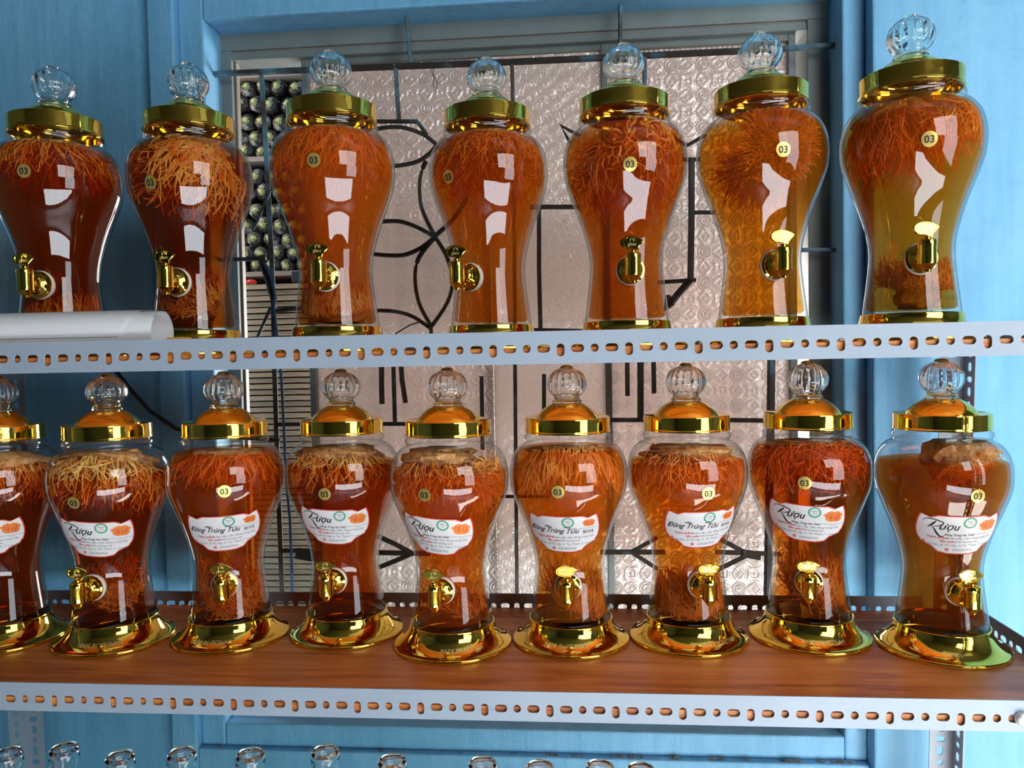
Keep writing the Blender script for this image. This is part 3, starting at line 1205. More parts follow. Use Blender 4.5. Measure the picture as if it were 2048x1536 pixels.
def label_flat(kind):
    """list of (verts, faces, material index, height above the paper)"""
    L = []

    def sheet(sx, sy, mi, h):
        vs, fs = [], []
        cols = sorted(set([i / 20 for i in range(-20, 21)] + [s * a for a in (.52, .68, .90, .94, .97, .26, .48, .6, .87) for s in (-1, 1)]))
        R = 6
        for c in cols:
            t, bt = interp(TOPE, c), interp(BOTE, c)
            for r in range(R + 1):
                vs.append((c * LWD * sx, (bt + (t - bt) * r / R) * LHT * sy))
        for i in range(len(cols) - 1):
            for r in range(R):
                a = i * (R + 1) + r
                fs.append((a, a + R + 1, a + R + 2, a + 1))
        L.append((vs, fs, mi, h))
    sheet(1, 1, 1, .0002)
    sheet(.966, .945, 0, .00032)

    def text(s, size, x, y, mi, shear=0.0, rot=0.0, off=0.0, sp=1.0):
        vs, fs = text_mesh(s, size, shear, 0, sp, off)
        c, q = math.cos(rot), math.sin(rot)
        L.append(([(x + v.x * c - v.y * q, y + v.x * q + v.y * c) for v in vs], fs, mi, .00046))

    def stroke(pts, w0, w1, mi):
        pts = [Vector(p) for p in pts]
        out = []
        for i in range(len(pts) - 1):
            p0, p1, p2, p3 = pts[max(i - 1, 0)], pts[i], pts[i + 1], pts[min(i + 2, len(pts) - 1)]
            for k in range(5):
                t = k / 5
                out.append(0.5 * ((2 * p1) + (p2 - p0) * t + (2 * p0 - 5 * p1 + 4 * p2 - p3) * t * t + (3 * p1 - p0 - 3 * p2 + p3) * t ** 3))
        out.append(pts[-1])
        vs, fs = [], []
        n = len(out)
        for i, p in enumerate(out):
            t = (out[min(i + 1, n - 1)] - out[max(i - 1, 0)]).normalized()
            nn = Vector((-t.y, t.x))
            wd = (w0 + (w1 - w0) * math.sin(math.pi * i / (n - 1))) / 2
            vs += [tuple(p + nn * wd), tuple(p - nn * wd)]
        for i in range(n - 1):
            fs.append((2 * i, 2 * i + 1, 2 * i + 3, 2 * i + 2))
        L.append((vs, fs, mi, .0005))
    mm = .001
    # green round seal
    sx_ = (.0108 if kind == 'A' else .0080)
    cx, cy = sx_, .0190
    vs, fs = [], []
    for r in (.0088, .0062):
        vs += [(cx + r * math.cos(a * math.pi / 20), cy + r * math.sin(a * math.pi / 20)) for a in range(40)]
    for i in range(40):
        j = (i + 1) % 40
        fs.append((i, j, 40 + j, 40 + i))
    L.append((vs, fs, 4, .00046))
    for i in range(20):   # tiny white dots of lettering round the seal
        a = 2 * math.pi * i / 20
        x, y = cx + .0075 * math.cos(a), cy + .0075 * math.sin(a)
        s = .0004
        L.append(([(x - s, y - s), (x + s, y - s), (x + s, y + s), (x - s, y + s)], [(0, 1, 2, 3)], 0, .0006))
    text('Nấm', .0042, cx, cy + .0004, 5, .3)
    text('Xanh', .0030, cx, cy - .0030, 5, .3)
    # orange fungus picture
    ox, oy, ow, oh = (.0370, .0125, .0120, .0092) if kind == 'A' else (.0385, .0165, .0088, .0062)
    r2 = random.Random(3)
    vs, fs = [], []
    for i in range(60):
        a = 2 * math.pi * i / 60
        k = 1.0
        y = math.sin(a)
        rr = (r2.uniform(.92, 1.30) if y > .1 else r2.uniform(.90, 1.03))
        vs.append((ox + ow * math.copysign(abs(math.cos(a)) ** .7, math.cos(a)) * (rr if abs(y) < .5 else 1), oy + oh * (math.copysign(abs(y) ** .7, y)) * rr * (.85 if y > 0 else .95)))
    rim = list(vs)
    vs = []
    for t in (.02, .35, .68, 1.0):
        vs += [(ox + (x - ox) * t, oy + (y - oy) * t) for x, y in rim]
    fs = [(j_ * 60 + i, j_ * 60 + (i + 1) % 60, j_ * 60 + 60 + (i + 1) % 60, j_ * 60 + 60 + i) for j_ in range(3) for i in range(60)]
    L.append((vs, fs, 3, .00046))
    for i in range(46):
        x, y = ox + ow * r2.uniform(-.8, .8), oy + oh * r2.uniform(-.75, .35)
        stroke([(x, y), (x + r2.uniform(-.0008, .0008), y + oh * .25), (x + r2.uniform(-.0014, .0014), y + oh * .5)], .0001, .00045, 1)
    if kind == 'A':
        text('NƯỚC UỐNG ĐÔNG TRÙNG HẠ THẢO TÂN LẬP', .0017, .0350, -.0003, 2)
        text('HCT : 250', .0018, .0370, -.0030, 2)
        # big brush R and "ượu"
        stroke([(-.0465, .0185), (-.0420, .0225), (-.0330, .0225), (-.0225, .0190), (-.0225, .0150), (-.0300, .0118), (-.0360, .0110)], .0004, .0017, 2)
        stroke([(-.0300, .0205), (-.0340, .0150), (-.0400, .0090)], .0005, .0026, 2)
        stroke([(-.0350, .0112), (-.0315, .0070), (-.0280, .0005), (-.0235, -.0040), (-.0190, -.0025)], .0004, .0025, 2)
        text('ượu', .0145, -.0150, .0072, 2, .35, 0, .0003)
        text('Đông Trùng Hạ Thảo', .0042, -.0005, -.0018, 2, .4, 0, .0001)
        ty = -.0072
    else:
        text('NƯỚC UỐNG ĐÔNG TRÙNG HẠ THẢO', .0015, .0370, .0075, 2)
        text('Đông Trùng Tửu', .0112, -.0150, .0020, 2, .45, -.03, .00015, .95)
        stroke([(-.0265, .0112), (-.0220, .0122), (-.0155, .0108)], .0004, .0018, 2)
        stroke([(.0015, .0104), (.0060, .0114), (.0110, .0100)], .0004, .0018, 2)
        r3 = random.Random(5)
        x = .0290
        while x < .0450:
            wd = r3.choice([.0003, .0005, .0008])
            L.append(([(x, -.0005), (x + wd, -.0005), (x + wd, .0048), (x, .0048)], [(0, 1, 2, 3)], 2, .00046))
            x += wd + r3.choice([.0003, .0005, .0010])
        ty = -.0072
    text('Thành phẩm:', .0048, -.0270, ty, 1, 0, 0, .00012)
    text('Rượu nếp, nấm đông trùng tươi', .0046, .0150, ty, 5)
    text('Bảo quản:', .0045, -.0140, ty - .0052, 1, 0, 0, .00012)
    text('Nơi thoáng mát', .0045, .0100, ty - .0052, 5)
    text('Cây Sao, xã Tân Lập, H. Tân Thạnh, T. Long An', .0044, .0030, ty - .0108, 5)
    text('0352067933', .0052, .0055, ty - .0182, 5)
    for x, y in ((-.0440, ty - .0075), (-.0145, ty - .0164)):
        L.append(([(x + .0023 * math.cos(a * math.pi / 8), y + .0023 * math.sin(a * math.pi / 8)) for a in range(16)] + [(x, y)], [(i, (i + 1) % 16, 16) for i in range(16)], 1, .00046))
        L.append(([(x - .0008, y - .0010), (x + .0002, y - .0012), (x + .0010, y + .0008), (x, y + .0010)], [(0, 1, 2, 3)], 0, .0006))
    return L


LF_ = {'A': label_flat('A'), 'B': label_flat('B')}
CONE = .42


def wrap(u, v, phi0, z0, tilt, off):
    c, s = math.cos(tilt), math.sin(tilt)
    u, v = u * c - v * s, u * s + v * c
    z = walk_c(z0, v + 1.1 * u * u)
    return surf(phi0 + u / (rad(z) * .85 + rad(z0) * .15), z, off)


def make_label(parent, kind, phi0, z0, tilt):
    mats = [M['label'], M['red_ink'], M['ink'], M['orange_ink'], M['green_ink'], M['grey_ink']]
    paper, ink = MB(), MB()
    for li, (vs, fs, mi, h) in enumerate(LF_[kind]):
        b = paper if li < 2 else ink
        base = len(b.v)
        for (u, v) in vs:
            p = wrap(u, v, phi0, z0, tilt, h + .0003)
            b.v.append((p.x, p.y, p.z))
        for f in fs:
            b.quad([base + t for t in f], mi, li < 2)
    a = paper.build('label', mats, parent)
    k = ink.build('label_print', mats, a)
    return a


def make_sticker(parent, phi0, z0, rot):
    b, t = MB(), MB()
    R = .0093
    for rr in (0.001, .33, .66, 1.0):
        for i in range(24):
            a = 2 * math.pi * i / 24
            z = walk_c(z0, R * rr * math.sin(a))
            p = surf(phi0 + R * rr * math.cos(a) / rad(z0), z, .0003)
            b.v.append(tuple(p))
    for j in range(3):
        for i in range(24):
            k = (i + 1) % 24
            b.quad((j * 24 + i, j * 24 + k, j * 24 + 24 + k, j * 24 + 24 + i), 0, True)
    s = b.build('number_sticker', M['goldfoil'], parent)
    vs, fs = text_mesh('03', .0122, 0, 0, 1.0, .0003)
    c, q = math.cos(rot), math.sin(rot)
    for v in vs:
        x, y = v.x * c - (v.y - .0043) * q, v.x * q + (v.y - .0043) * c
        p = surf(phi0 + x / rad(z0), walk_c(z0, y), .0006)
        t.v.append(tuple(p))
    for f in fs:
        t.quad(f)
    t.build('number', M['ink'], s)
    return s


def ring_text(parent, name, s, size, phi0, z0, m, prof, off=.0004, thick=.0006):
    """raised letters running round a lathe profile given as radius(z)"""
    b = MB()
    vs, fs = text_mesh(s, size, 0, thick / 2, 1.08)
    for v in vs:
        z = z0 + v.y
        r = prof(z) + off + v.z
        ph = phi0 + v.x / prof(z0)
        b.v.append((r * math.sin(ph), -r * math.cos(ph), z))
    for f in fs:
        b.quad(f)
    return b.build(name, m, parent)


FOOTP = [(.0035, .0882), (.006, .0868), (.0075, .0825), (.0115, .0760), (.0170, .0705), (.0235, .0662), (.0290, .0640), (.0335, .0632)]


def footr(z):
    for i in range(len(FOOTP) - 1):
        if FOOTP[i][0] <= z <= FOOTP[i + 1][0]:
            t = (z - FOOTP[i][0]) / (FOOTP[i + 1][0] - FOOTP[i][0])
            return FOOTP[i][1] * (1 - t) + FOOTP[i + 1][1] * t
    return .064


# ------------------------------------------------------------------ fungus clumps
def clump(loc, label, c, axis, Rd, n, L, smat, seed, level, splay=.8, flat=.35, crust=True, curl=.5, thick=.0008, crust_t=.3):
    """mat of fungus: a lumpy crust with strands growing from it along the axis, all kept inside the jar wall"""
    n = int(n * 1.25)
    crust_r = 1.02
    if c[2] < .1:      # the heap in the foot of a jar lies against the front of the glass
        c = (c[0], c[1] - .006, c[2])
        Rd *= 1.2
        crust_r = .62
        n = int(n * 1.3)
    r_ = random.Random(seed)
    jar = Vector(loc)
    c = Vector(c)
    a = Vector(axis).normalized()
    t1 = a.orthogonal().normalized()
    t2 = a.cross(t1)
    zs = 1.045 if jar.z > -.2 else 1.0
    th = thing('cordyceps_clump', label, 'fungus', (jar.x + c.x, jar.y + c.y, jar.z + c.z * zs), 'cordyceps clumps steeping in the jars')
    th.scale = (1, 1, zs)

    def keep(p, m=.0072):
        q = p + c
        q.z = min(max(q.z, .042), .3)
        lim = rad(q.z) - m
        d_ = math.hypot(q.x, q.y)
        if d_ > lim:
            q.x *= lim / d_
            q.y *= lim / d_
        return q - c
    b = MB()
    if crust:
        nu, nv = 28, 12
        for j in range(nv + 1):
            la = -math.pi / 2 + math.pi * j / nv
            for i in range(nu):
                lo = 2 * math.pi * i / nu
                d_ = Vector((math.cos(la) * math.cos(lo), math.cos(la) * math.sin(lo), math.sin(la)))
                nz = 1 + .35 * noise.noise(d_ * 2.3 + Vector((seed, 0, 0))) + .14 * noise.noise(d_ * 8 + Vector((0, seed, 0)))
                p = (t1 * d_.x + t2 * d_.y) * (Rd * crust_r * nz) + a * (d_.z * Rd * crust_t * nz - Rd * crust_t * .6)
                b.v.append(tuple(keep(p, .0085)))
        for j in range(nv):
            for i in range(nu):
                k = (i + 1) % nu
                b.quad((j * nu + i, j * nu + k, (j + 1) * nu + k, (j + 1) * nu + i), 0, True)
        b.build('crust', M['crust'], th)
    b = MB()
    for i in range(n):
        rr = Rd * math.sqrt(r_.random())
        an = r_.uniform(0, 2 * math.pi)
        o2 = t1 * (rr * math.cos(an)) + t2 * (rr * math.sin(an))
        p = o2 + a * (r_.uniform(-.2, .15) * Rd * flat)
        d_ = (a + (o2 / Rd) * splay + Vector((r_.gauss(0, .25), r_.gauss(0, .25), r_.gauss(0, .25)))).normalized()
        ln = L * r_.uniform(.55, 1.15)
        steps = 7
        pts = [keep(p)]
        ph = r_.uniform(0, 50)
        for s in range(steps):
            wob = noise.noise_vector(Vector((ph, s * .75, seed))) * curl * 1.35
            d_ = (d_ + wob).normalized()
            p = p + d_ * (ln / steps)
            p = keep(p)
            pts.append(p.copy())
        b.tube(pts, thick * r_.uniform(.7, 1.35), 4, 0, True, True, .65)
    s = b.build('strands', M[smat], th)
    s['kind'] = 'stuff'
    return th


# ------------------------------------------------------------------ jar assembly
ZS = 1.0   # the upper jars are a little taller than the lower ones


def solve_phi(loc, R, z, px):
    """turn angle whose point at radius R, height z lands on column px"""
    best, bp__ = 0, 1e9
    for i in range(-88, 89):
        ph = math.radians(i)
        q = proj((loc[0] + R * math.sin(ph), loc[1] - R * math.cos(ph), loc[2] + z * ZS))
        if abs(q[0] - px) < bp__:
            best, bp__ = ph, abs(q[0] - px)
    return best


def solve_z(loc, phi, py, z0=.15, z1=.29):
    best, e = .2, 1e9
    n = 140
    for i in range(n + 1):
        z = z0 + (z1 - z0) * i / n
        s_ = surf(phi, z)
        q = proj((loc[0] + s_.x, loc[1] + s_.y, loc[2] + s_.z * ZS))
        if abs(q[1] - py) < e:
            best, e = z, abs(q[1] - py)
    return best


def make_jar(loc, label, level, liq, group, tap_px=None, tap_kind='g', sticker=None, lab=None, foot_text=None, foot_phi=0, zt_=.101):
    t = thing('glass_dispenser_jar', label, 'jar', loc, group)
    t.scale = (1, 1, ZS)
    link('glass_body', SH['glass'], t)
    link('gold_foot', SH['foot'], t)
    ld = link('lid', SH['lid'], t)
    link('glass_knob', SH['knob'], ld)
    # liquor
    th_ = .0042
    prof = [(.001, .0415), (.0520, .0415)]
    for r, z in GS:
        if .044 < z < level:
            prof.append((r - th_, z))
    prof += [(rad(level) - th_, level), (rad(level) - th_ - .002, level - .0004), (.001, level - .0004)]
    b = MB()
    b.lathe(prof, 72)
    b.build('liquor', liq, t)
    if tap_px is not None:
        phi = solve_phi(loc, rad(zt_) + .0375, zt_, tap_px)
        r_ = rad(zt_)
        pos = (r_ * math.sin(phi), -r_ * math.cos(phi), zt_)
        g = link('tap', SH['tap'], t, pos)
        g.rotation_euler = (0, 0, phi)
        k = link('gasket', SH['gasket'], g)
        h = link('tap_handle', SH['handle'], g, (0, -.0375, .0312))
        # handle turned back roughly towards the viewer, as the taps are on the shelf
        h.rotation_euler = (math.radians(-6 if loc[2] > -.2 else 4), 0, -phi * .7)
        lt = link('lettering', HT[tap_kind], g, (0, -.0375, .0312))
        lt.rotation_euler = h.rotation_euler
    if sticker:
        ph = solve_phi(loc, .082, .235, sticker[0])
        z = solve_z(loc, ph, sticker[1], .19, .285)
        ph = solve_phi(loc, rad(z), z, sticker[0])
        make_sticker(t, ph, z, sticker[2] if len(sticker) > 2 else 0)
    if lab:
        kind, px, py, tilt = lab
        ph = solve_phi(loc, .072, .19, px)
        z = solve_z(loc, ph, py, .14, .24)
        make_label(t, kind, ph, z, tilt)
    if foot_text:
        ring_text(t, 'foot_lettering', foot_text, .0072 if len(foot_text) > 8 else .0085, foot_phi, .0125, M['goldbright'], footr, .0002)
    ring_text(t, 'raised_lettering', 'GLASS', .0088, foot_phi + .55, .050, M['mirrorglass'], rad, .0002)
    return t


A_DARK = (7, 27, 58)
A_RED = (3.6, 17, 45)
A_MID = (2.6, 13, 40)
A_AMB = (1.8, 11, 40)


def LQ(nm, ab, milk, k, low=None):
    return liquor('liquor_' + nm, ab, milk, k * .82, low)


UJ = [
    dict(loc=(-.7698, .1747), lq=LQ('a', A_DARK, (0.68, 0.092, 0.012), .20), level=.2935, tap=50, st=(48, 342), tz=.101,
         label='far left upper jar of dark red liquor, behind the white paper roll'),
    dict(loc=(-.5700, .1889), lq=LQ('b', A_DARK, (0.57, 0.074, 0.012), .20), level=.2935, tap=331, st=(300, 365), tz=.101,
         label='dark upper jar with a golden strand bundle at its right, second from left'),
    dict(loc=(-.3467, .1708), lq=LQ('c', A_MID, (1.00, 0.221, 0.018), .40, (0.84, 0.120, 0.012)), level=.2935, tap=638, st=(627, 320), tz=.101,
         label='upper jar of cloudy orange-red liquor in front of the open sash'),
    dict(loc=(-.1278, .2264), lq=LQ('d', A_MID, (0.94, 0.156, 0.012), .30, (1.00, 0.239, 0.018)), level=.2935, tap=913, st=(896, 355), tz=.101,
         label='upper jar of orange liquor right of the leaf scrolls, lower part without strands'),
    dict(loc=(.0725, .2011), lq=LQ('e', A_RED, (0.84, 0.129, 0.012), .30, (1.00, 0.248, 0.018)), level=.2925, tap=1266, st=(1261, 328), tz=.101,
         label='upper jar with loose yellow strands spread under its lid, third from right'),
    dict(loc=(.2608, .1885), lq=LQ('f', A_AMB, (0.80, 0.24, 0.012), 0.31, (1.00, 0.40, 0.02)), level=.2935, tap=1567, st=(1566, 299), tz=.101,
         label='upper jar of clear amber liquor with a round orange fungus disc facing forward'),
    dict(loc=(.4497, .1581), lq=LQ('g', A_AMB, (0.72, 0.20, 0.012), 0.30, (0.85, 0.30, 0.02)), level=.2935, tap=1855, st=(1860, 277), tz=.101,
         label='rightmost upper jar, golden amber liquor, before the blue wall'),
]
LJ = [
    dict(loc=(-.9115, .2130), lq=LQ('h', A_DARK, (0.68, 0.101, 0.012), .22), level=.268, tap=None, st=None, lab=('A', -40, 1075, -.06), ft=None, fp=0,
         label='jar cut off by the left edge of the photo on the lower shelf'),
    dict(loc=(-.7306, .2142), lq=LQ('i', A_DARK, (0.65, 0.092, 0.012), .20), level=.262, tap=157, st=(147, 1006), lab=('A', 182, 1078, -.10), ft='MADE IN VIETNAM', fp=.25,
         label='second lower jar from left, pale crust above the liquor, label reading Rượu'),
    dict(loc=(-.5499, .2321), lq=LQ('j', A_RED, (0.94, 0.129, 0.012), .30), level=.293, tap=443, st=(450, 983), lab=('B', 447, 1066, .03), ft='MADE IN VIETNAM', fp=.0,
         label='third lower jar from left, red brown liquor, label reading Đông Trùng Tửu'),
    dict(loc=(-.3709, .2570), lq=LQ('k', A_DARK, (0.68, 0.092, 0.012), .22), level=.270, tap=652, st=(650, 988, .1), lab=('A', 664, 1053, -.06), ft="r'ti glass", fp=-.45,
         label='fourth lower jar from left, dark liquor, right of the brown card stack'),
    dict(loc=(-.1937, .2111), lq=LQ('l', A_RED, (0.89, 0.138, 0.012), .28, (1.00, 0.184, 0.018)), level=.262, tap=868, st=(848, 990), lab=('A', 868, 1072, -.10), ft='MADE IN VIETNAM', fp=.35,
         label='lower jar standing furthest forward, golden clump at its right shoulder, left of the middle'),
    dict(loc=(-.0164, .2359), lq=LQ('m', A_MID, (1.00, 0.230, 0.018), .36, (1.00, 0.304, 0.024)), level=.2925, tap=1135, st=(1115, 984), lab=('B', 1125, 1068, .0), tk='v', ft='MADE IN VIETNAM', fp=-.1,
         label='middle lower jar of orange liquor with a curtain of gold strands'),
    dict(loc=(.1616, .2482), lq=LQ('n', A_MID, (1.00, 0.202, 0.018), .26, (1.00, 0.304, 0.024)), level=.272, tap=1418, st=(1418, 987), lab=('B', 1408, 1058, .04), tk='v', ft='MADE IN VIETNAM', fp=.55,
         label='third lower jar from right, amber waist, bottom full of orange strands'),
    dict(loc=(.3436, .2624), lq=LQ('o', A_RED, (0.76, 0.120, 0.012), .20, (0.81, 0.184, 0.018)), level=.292, tap=1617, st=(1610, 966), lab=('A', 1612, 1046, -.07), tk='v', ft='MADE IN VIETNAM', fp=.0,
         label='second lower jar from right, long thin strands rising behind its tap'),
    dict(loc=(.5183, .2234), lq=LQ('p', A_RED, (0.62, 0.120, 0.018), .34, (0.68, 0.138, 0.018)), level=.270, tap=1945, st=(1957, 992), lab=('A', 1922, 1070, .02), ft="r'ti glass", fp=-.25,
         label='rightmost lower jar, largest in view, of plain brown liquor'),
]
ZS = 1.045
for j in UJ:
    make_jar((*j['loc'], ZU), j['label'], j['level'], j['lq'], 'liquor jars on the upper shelf', j['tap'], 'g', j['st'], None, None, 0, j['tz'])
ZS = 1.0
for j in LJ:
    make_jar((*j['loc'], ZL), j['label'], j['level'], j['lq'], 'liquor jars on the lower shelf', j['tap'], j.get('tk', 'g'), j['st'], j['lab'], j['ft'], j['fp'], .097)


def U(i):
    return (*UJ[i]['loc'], ZU)


def Lw(i):
    return (*LJ[i]['loc'], ZL)


DN = (0, -.15, -1)
UP = (0, -.2, 1)
# upper row
clump(U(0), 'golden strand mat hanging under the lid of the far left upper jar', (0, -.008, .288), DN, .064, 420, .048, 'gold_s', 1, .297, 1.0, crust_t=.12, curl=.35)
clump(U(0), 'orange strands standing in the foot of the far left upper jar', (0, 0, .050), UP, .040, 280, .044, 'orange', 2, .3, .8)
clump(U(1), 'large golden strand bundle at the right side of the second upper jar', (.026, -.030, .276), (-.1, -.35, -1), .042, 420, .085, 'gold_s', 3, .3, .7, curl=.75, crust_t=.4, thick=.0013)
clump(U(1), 'small red strand tuft at the left shoulder of the second upper jar', (-.042, -.030, .280), DN, .020, 80, .040, 'red_s', 4, .3, .5, crust=False)
clump(U(1), 'orange ball of strands behind the tap of the second upper jar', (.012, -.010, .082), (0, -.6, .8), .034, 320, .032, 'orange', 5, .3, 1.2, crust_t=.55)
clump(U(2), 'wide orange mat under the lid of the cloudy upper jar before the open sash', (0, -.01, .286), DN, .066, 420, .060, 'orange', 6, .3, 1.0, crust_t=.12, curl=.45)
clump(U(2), 'bright strands heaped in the foot of the cloudy upper jar', (.008, -.004, .060), UP, .044, 360, .040, 'gold_s', 7, .3, .8, crust_t=.4)
clump(U(3), 'deep orange mat filling the shoulder of the fourth upper jar', (0, -.012, .282), (.05, -.4, -1), .062, 460, .062, 'orange', 8, .3, 1.0, crust_t=.15)
clump(U(3), 'golden crumbly piece at the right shoulder of the fourth upper jar', (.048, -.020, .262), (.8, -.5, -.4), .026, 200, .028, 'gold_s', 9, .3, 1.1, crust_t=.6)
clump(U(4), 'loose yellow strands lying under the lid of the third upper jar from the right', (.022, -.045, .283), (.3, -.9, -.2), .034, 46, .060, 'gold_s', 10, .3, .6, crust=False, thick=.0022, curl=.6)
clump(U(4), 'hanging red orange tangle in the third upper jar from the right', (.002, -.012, .255), (.05, -.35, -1), .052, 420, .070, 'orange', 11, .3, .8, curl=.7, crust_t=.25)
clump(U(5), 'round orange fungus disc facing forward in the amber upper jar', (.012, -.045, .262), (.10, -1, .10), .041, 620, .026, 'orange', 12, .3, 1.9, crust_t=.22, curl=.3, thick=.0009)
clump(U(5), 'red strand mat lying behind and below the fungus disc', (-.014, -.010, .228), (-.3, -.5, -.8), .036, 240, .034, 'red_s', 13, .3, 1.2, crust=False)
clump(U(6), 'red strand mat filling the left shoulder of the rightmost upper jar', (-.022, -.012, .276), DN, .052, 380, .068, 'red_s', 14, .3, .7, crust_t=.2)
clump(U(6), 'golden strand mat at the right shoulder of the rightmost upper jar', (.038, -.030, .282), DN, .036, 260, .046, 'gold_s', 15, .3, .8, crust_t=.2)
clump(U(6), 'dark orange heap low in the rightmost upper jar', (.006, 0, .072), UP, .036, 240, .038, 'orange', 16, .3, 1.0, crust_t=.5)
# lower row
clump(Lw(0), 'strand mat high in the cut-off lower left jar', (.02, -.012, .276), DN, .060, 380, .060, 'orange', 17, .3, .9, crust_t=.22)
clump(Lw(1), 'golden mat with a pale crust in the second lower jar from the left', (0, -.006, .272), (.05, -.35, -1), .064, 460, .068, 'gold_s', 18, .3, .8, crust_t=.28, curl=.4, thick=.0013)
clump(Lw(1), 'slanting tan crust piece low in the second lower jar from the left', (.014, -.014, .088), (.5, -.5, .7), .036, 160, .026, 'orange', 19, .3, 1.0, crust_t=.6)
clump(Lw(2), 'orange mat in the shoulder of the third lower jar from the left', (.012, -.014, .284), DN, .058, 330, .048, 'orange', 20, .3, .8, crust_t=.16)
clump(Lw(2), 'curled orange strands low in the third lower jar from the left', (.010, -.012, .072), (.4, -.5, .7), .038, 240, .050, 'orange', 21, .3, 1.0, crust_t=.5, curl=.9)
clump(Lw(3), 'golden mat at the top of the fourth lower jar from the left', (0, -.010, .276), DN, .062, 420, .052, 'gold_s', 22, .3, .9, crust_t=.24)
clump(Lw(4), 'orange mat at the top of the foremost lower jar', (-.012, -.010, .272), DN, .058, 380, .058, 'orange', 23, .3, .9, crust_t=.30)
clump(Lw(4), 'crumbly golden piece at the right shoulder of the foremost lower jar', (.052, -.022, .250), (.7, -.6, -.3), .028, 260, .026, 'gold_s', 24, .3, 1.2, crust_t=.7)
clump(Lw(4), 'few orange strands at the bottom right of the foremost lower jar', (.026, -.012, .055), UP, .018, 46, .036, 'orange', 25, .3, .8, crust=False)
clump(Lw(5), 'golden strand curtain hanging in the middle lower jar', (0, -.016, .285), (0, -.25, -1), .056, 460, .062, 'gold_s', 26, .3, .7, crust_t=.14, curl=.35, thick=.0012)
clump(Lw(5), 'orange heap rising at the right foot of the middle lower jar', (.014, -.004, .062), (.35, -.2, 1), .038, 300, .050, 'orange', 27, .3, .8, crust_t=.4)
clump(Lw(6), 'orange mat floating at the top of the third lower jar from the right', (0, -.008, .276), DN, .064, 460, .058, 'orange', 28, .3, .9, crust_t=.20)
clump(Lw(6), 'bed of orange strands in the foot of the third lower jar from the right', (0, -.006, .058), UP, .043, 380, .046, 'orange', 29, .3, .8, crust_t=.3, curl=.8)
clump(Lw(7), 'red orange mat in the shoulder of the second lower jar from the right', (0, -.008, .288), DN, .060, 420, .072, 'red_s', 30, .3, 1.0, crust_t=.14, curl=.7)
clump(Lw(7), 'tall thin strands rising in the foot of the second lower jar from the right', (.012, -.004, .066), (.15, -.1, 1), .036, 300, .066, 'orange', 31, .3, .7, crust_t=.35, curl=.7)
clump(Lw(8), 'brown gold crumbly crust at the right shoulder of the rightmost lower jar', (.026, -.024, .266), (.3, -.5, -.7), .048, 160, .018, 'gold_s', 32, .3, 1.1, crust_t=.75)

# ------------------------------------------------------------------ small things on the upper shelf
xe = at(322, 650, .032).x
rz_ = at(310, 618, .034).z
R0 = (rz_ - ZU) / 2 / 1.0
t = thing('paper_roll', 'rolled white paper sheet lying on the upper shelf at the left', 'paper', (xe, .034, ZU + R0), None)
b = MB()
turns, n = 2.15, 90
for s in range(2):
    for i in range(n + 1):
        a = -1.75 + 2 * math.pi * turns * i / n
        r = R0 - .0004 - .0042 * i / n / 1.0
        for k, x in enumerate((0.0, -.10, -.25, -.42)):
            ins = 0 if i > 3 else 0
            rr = r - s * .00035
            xx = x
            if k == 0 and i < 14:      # the outer flap ends short of the roll's mouth
                xx = -.040 * (1 - i / 14) ** .5 if i < 14 else 0
            b.v.append((xx, rr * math.sin(a), rr * math.cos(a)))
K = 4
for s in range(2):
    o0 = s * (n + 1) * K
    for i in range(n):
        for k in range(K - 1):
            a_ = o0 + i * K + k
            b.quad((a_, a_ + 1, a_ + K + 1, a_ + K), 0, True)
b.build('paper_sheet', M['paper'], t)
b = MB()
yb = at(351, 668, .05)
b.box(-.011, .011, -.012, .012, 0, .0245)
o = bevel(b.build('yellow_block', M['yellow'], None, (yb.x + .002, .056, ZU)), .0008)
tag(o, 'small yellow card block between the paper roll and the second upper jar', 'block')

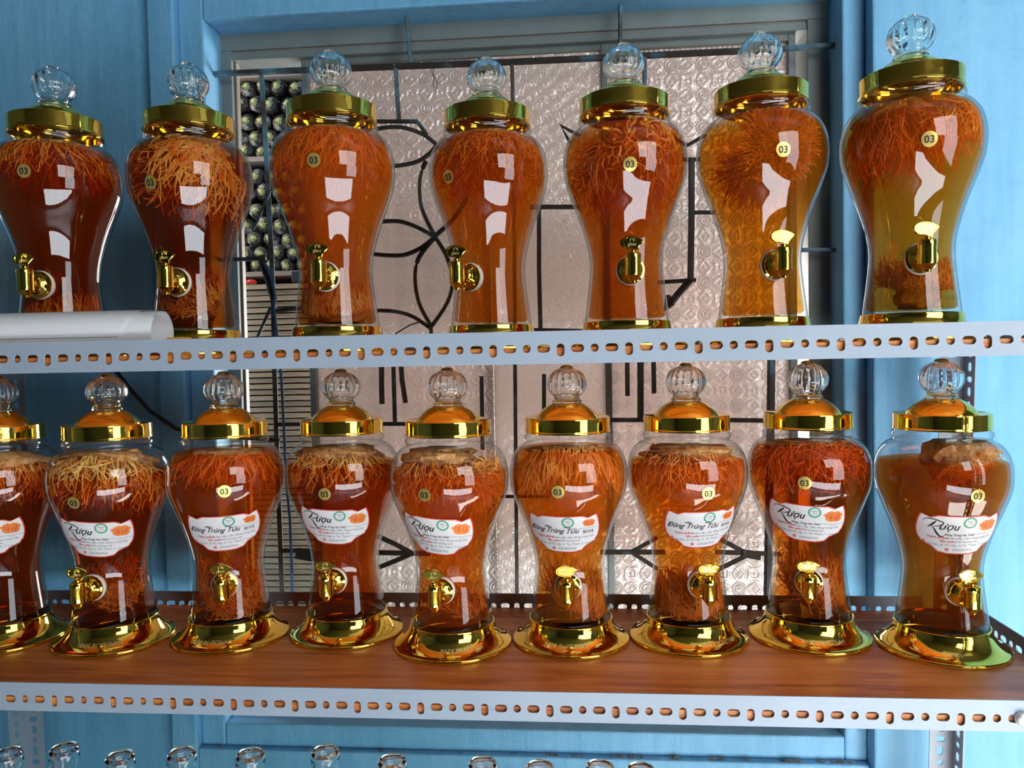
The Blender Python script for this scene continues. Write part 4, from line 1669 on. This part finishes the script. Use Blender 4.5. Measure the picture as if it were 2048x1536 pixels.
# ------------------------------------------------------------------ third row: empty clear jars whose stoppers just reach into view
TOPS = [(15, 1497), (128, 1488), (240, 1504), (363, 1497), (500, 1499), (650, 1493), (784, 1512), (965, 1517), (1080, 1525), (1200, 1524), (1282, 1530)]
SB = None
bj = MB()
bj.lathe(smooth_prof([(.001, .001), (.040, 0.0), (.044, .003), (.043, .02), (.038, .06), (.042, .10), (.056, .14), (.064, .17), (.062, .195), (.050, .212), (.040, .220), (.041, .226)], 2), 40)
bj.v = [(x * 1.3, y * 1.3, z * 1.860) for x, y, z in bj.v]
jm = bj.mesh('glass_body', M['mirrorglass'])
bl = MB()
bl.lathe([(.042, .224), (.0435, .226), (.0435, .240), (.040, .242), (.020, .252), (.001, .254)], 40)
bl.v = [(x * 1.3, y * 1.3, z + .194) for x, y, z in bl.v]
lm_ = bl.mesh('lid', M['mirrorglass'])
bk = MB()
bk.lathe(smooth_prof([(.0001, .252), (.0150, .2525), (.0145, .256), (.0135, .260), (.0150, .266), (.0185, .278), (.0205, .290), (.0205, .298), (.0195, .303), (.0178, .3058), (.0165, .3062), (.0140, .3050), (.0001, .3040)], 3), 48)
bk2 = MB()
bk2.lathe(smooth_prof([(.0001, .262), (.0100, .264), (.0140, .275), (.0165, .290), (.0162, .299), (.0001, .3015)], 3)[::-1], 40)
off = len(bk.v)
bk.v += bk2.v
for f in bk2.f:
    bk.quad([off + i for i in f], 0, True)
bk.v = [(x, y, z + .194) for x, y, z in bk.v]
km = bk.mesh('stopper', M['knobglass'])
bm = bmesh.new(); bm.from_mesh(km); bmesh.ops.remove_doubles(bm, verts=bm.verts, dist=1e-6); bm.to_mesh(km); bm.free()
names = ['leftmost clear glass stopper below the lower shelf, at the photo edge', 'clear glass stopper right of the perforated left post below the lower shelf',
         'clear glass stopper third from the left, standing low on the plain wall', 'clear glass stopper below the left edge of the window surround',
         'clear glass stopper below the fourth vertical slot group of the lower rail', 'tallest clear glass stopper, sixth from the left, before the ledge',
         'seventh clear glass stopper from the left', 'eighth clear glass stopper from the left, with a rounder top', 'ninth clear glass stopper from the left, hardly showing its top',
         'clear glass stopper second from the right, hardly showing its top', 'rightmost clear glass stopper, lowest in the row']
for i, (px, py) in enumerate(TOPS):
    # distance at which the stopper's top (z above the third board) falls on the pixel
    ztop_ = Z3 + .500
    d_ = CF + CR * ((px - 1024) / F) - CU * ((py + 6 - 768) / F)
    p = CAM + d_ * (ztop_ / d_.z)
    t = thing('stoppered_jar', names[i], 'jar', (p.x, p.y, Z3), 'empty clear jars on the shelf below')
    link('glass_body', jm, t)
    k = link('lid', lm_, t)
    link('stopper', km, k)
print('third row y', [round(o.location.y, 3) for o in bpy.data.objects if o.name.startswith('stoppered')])
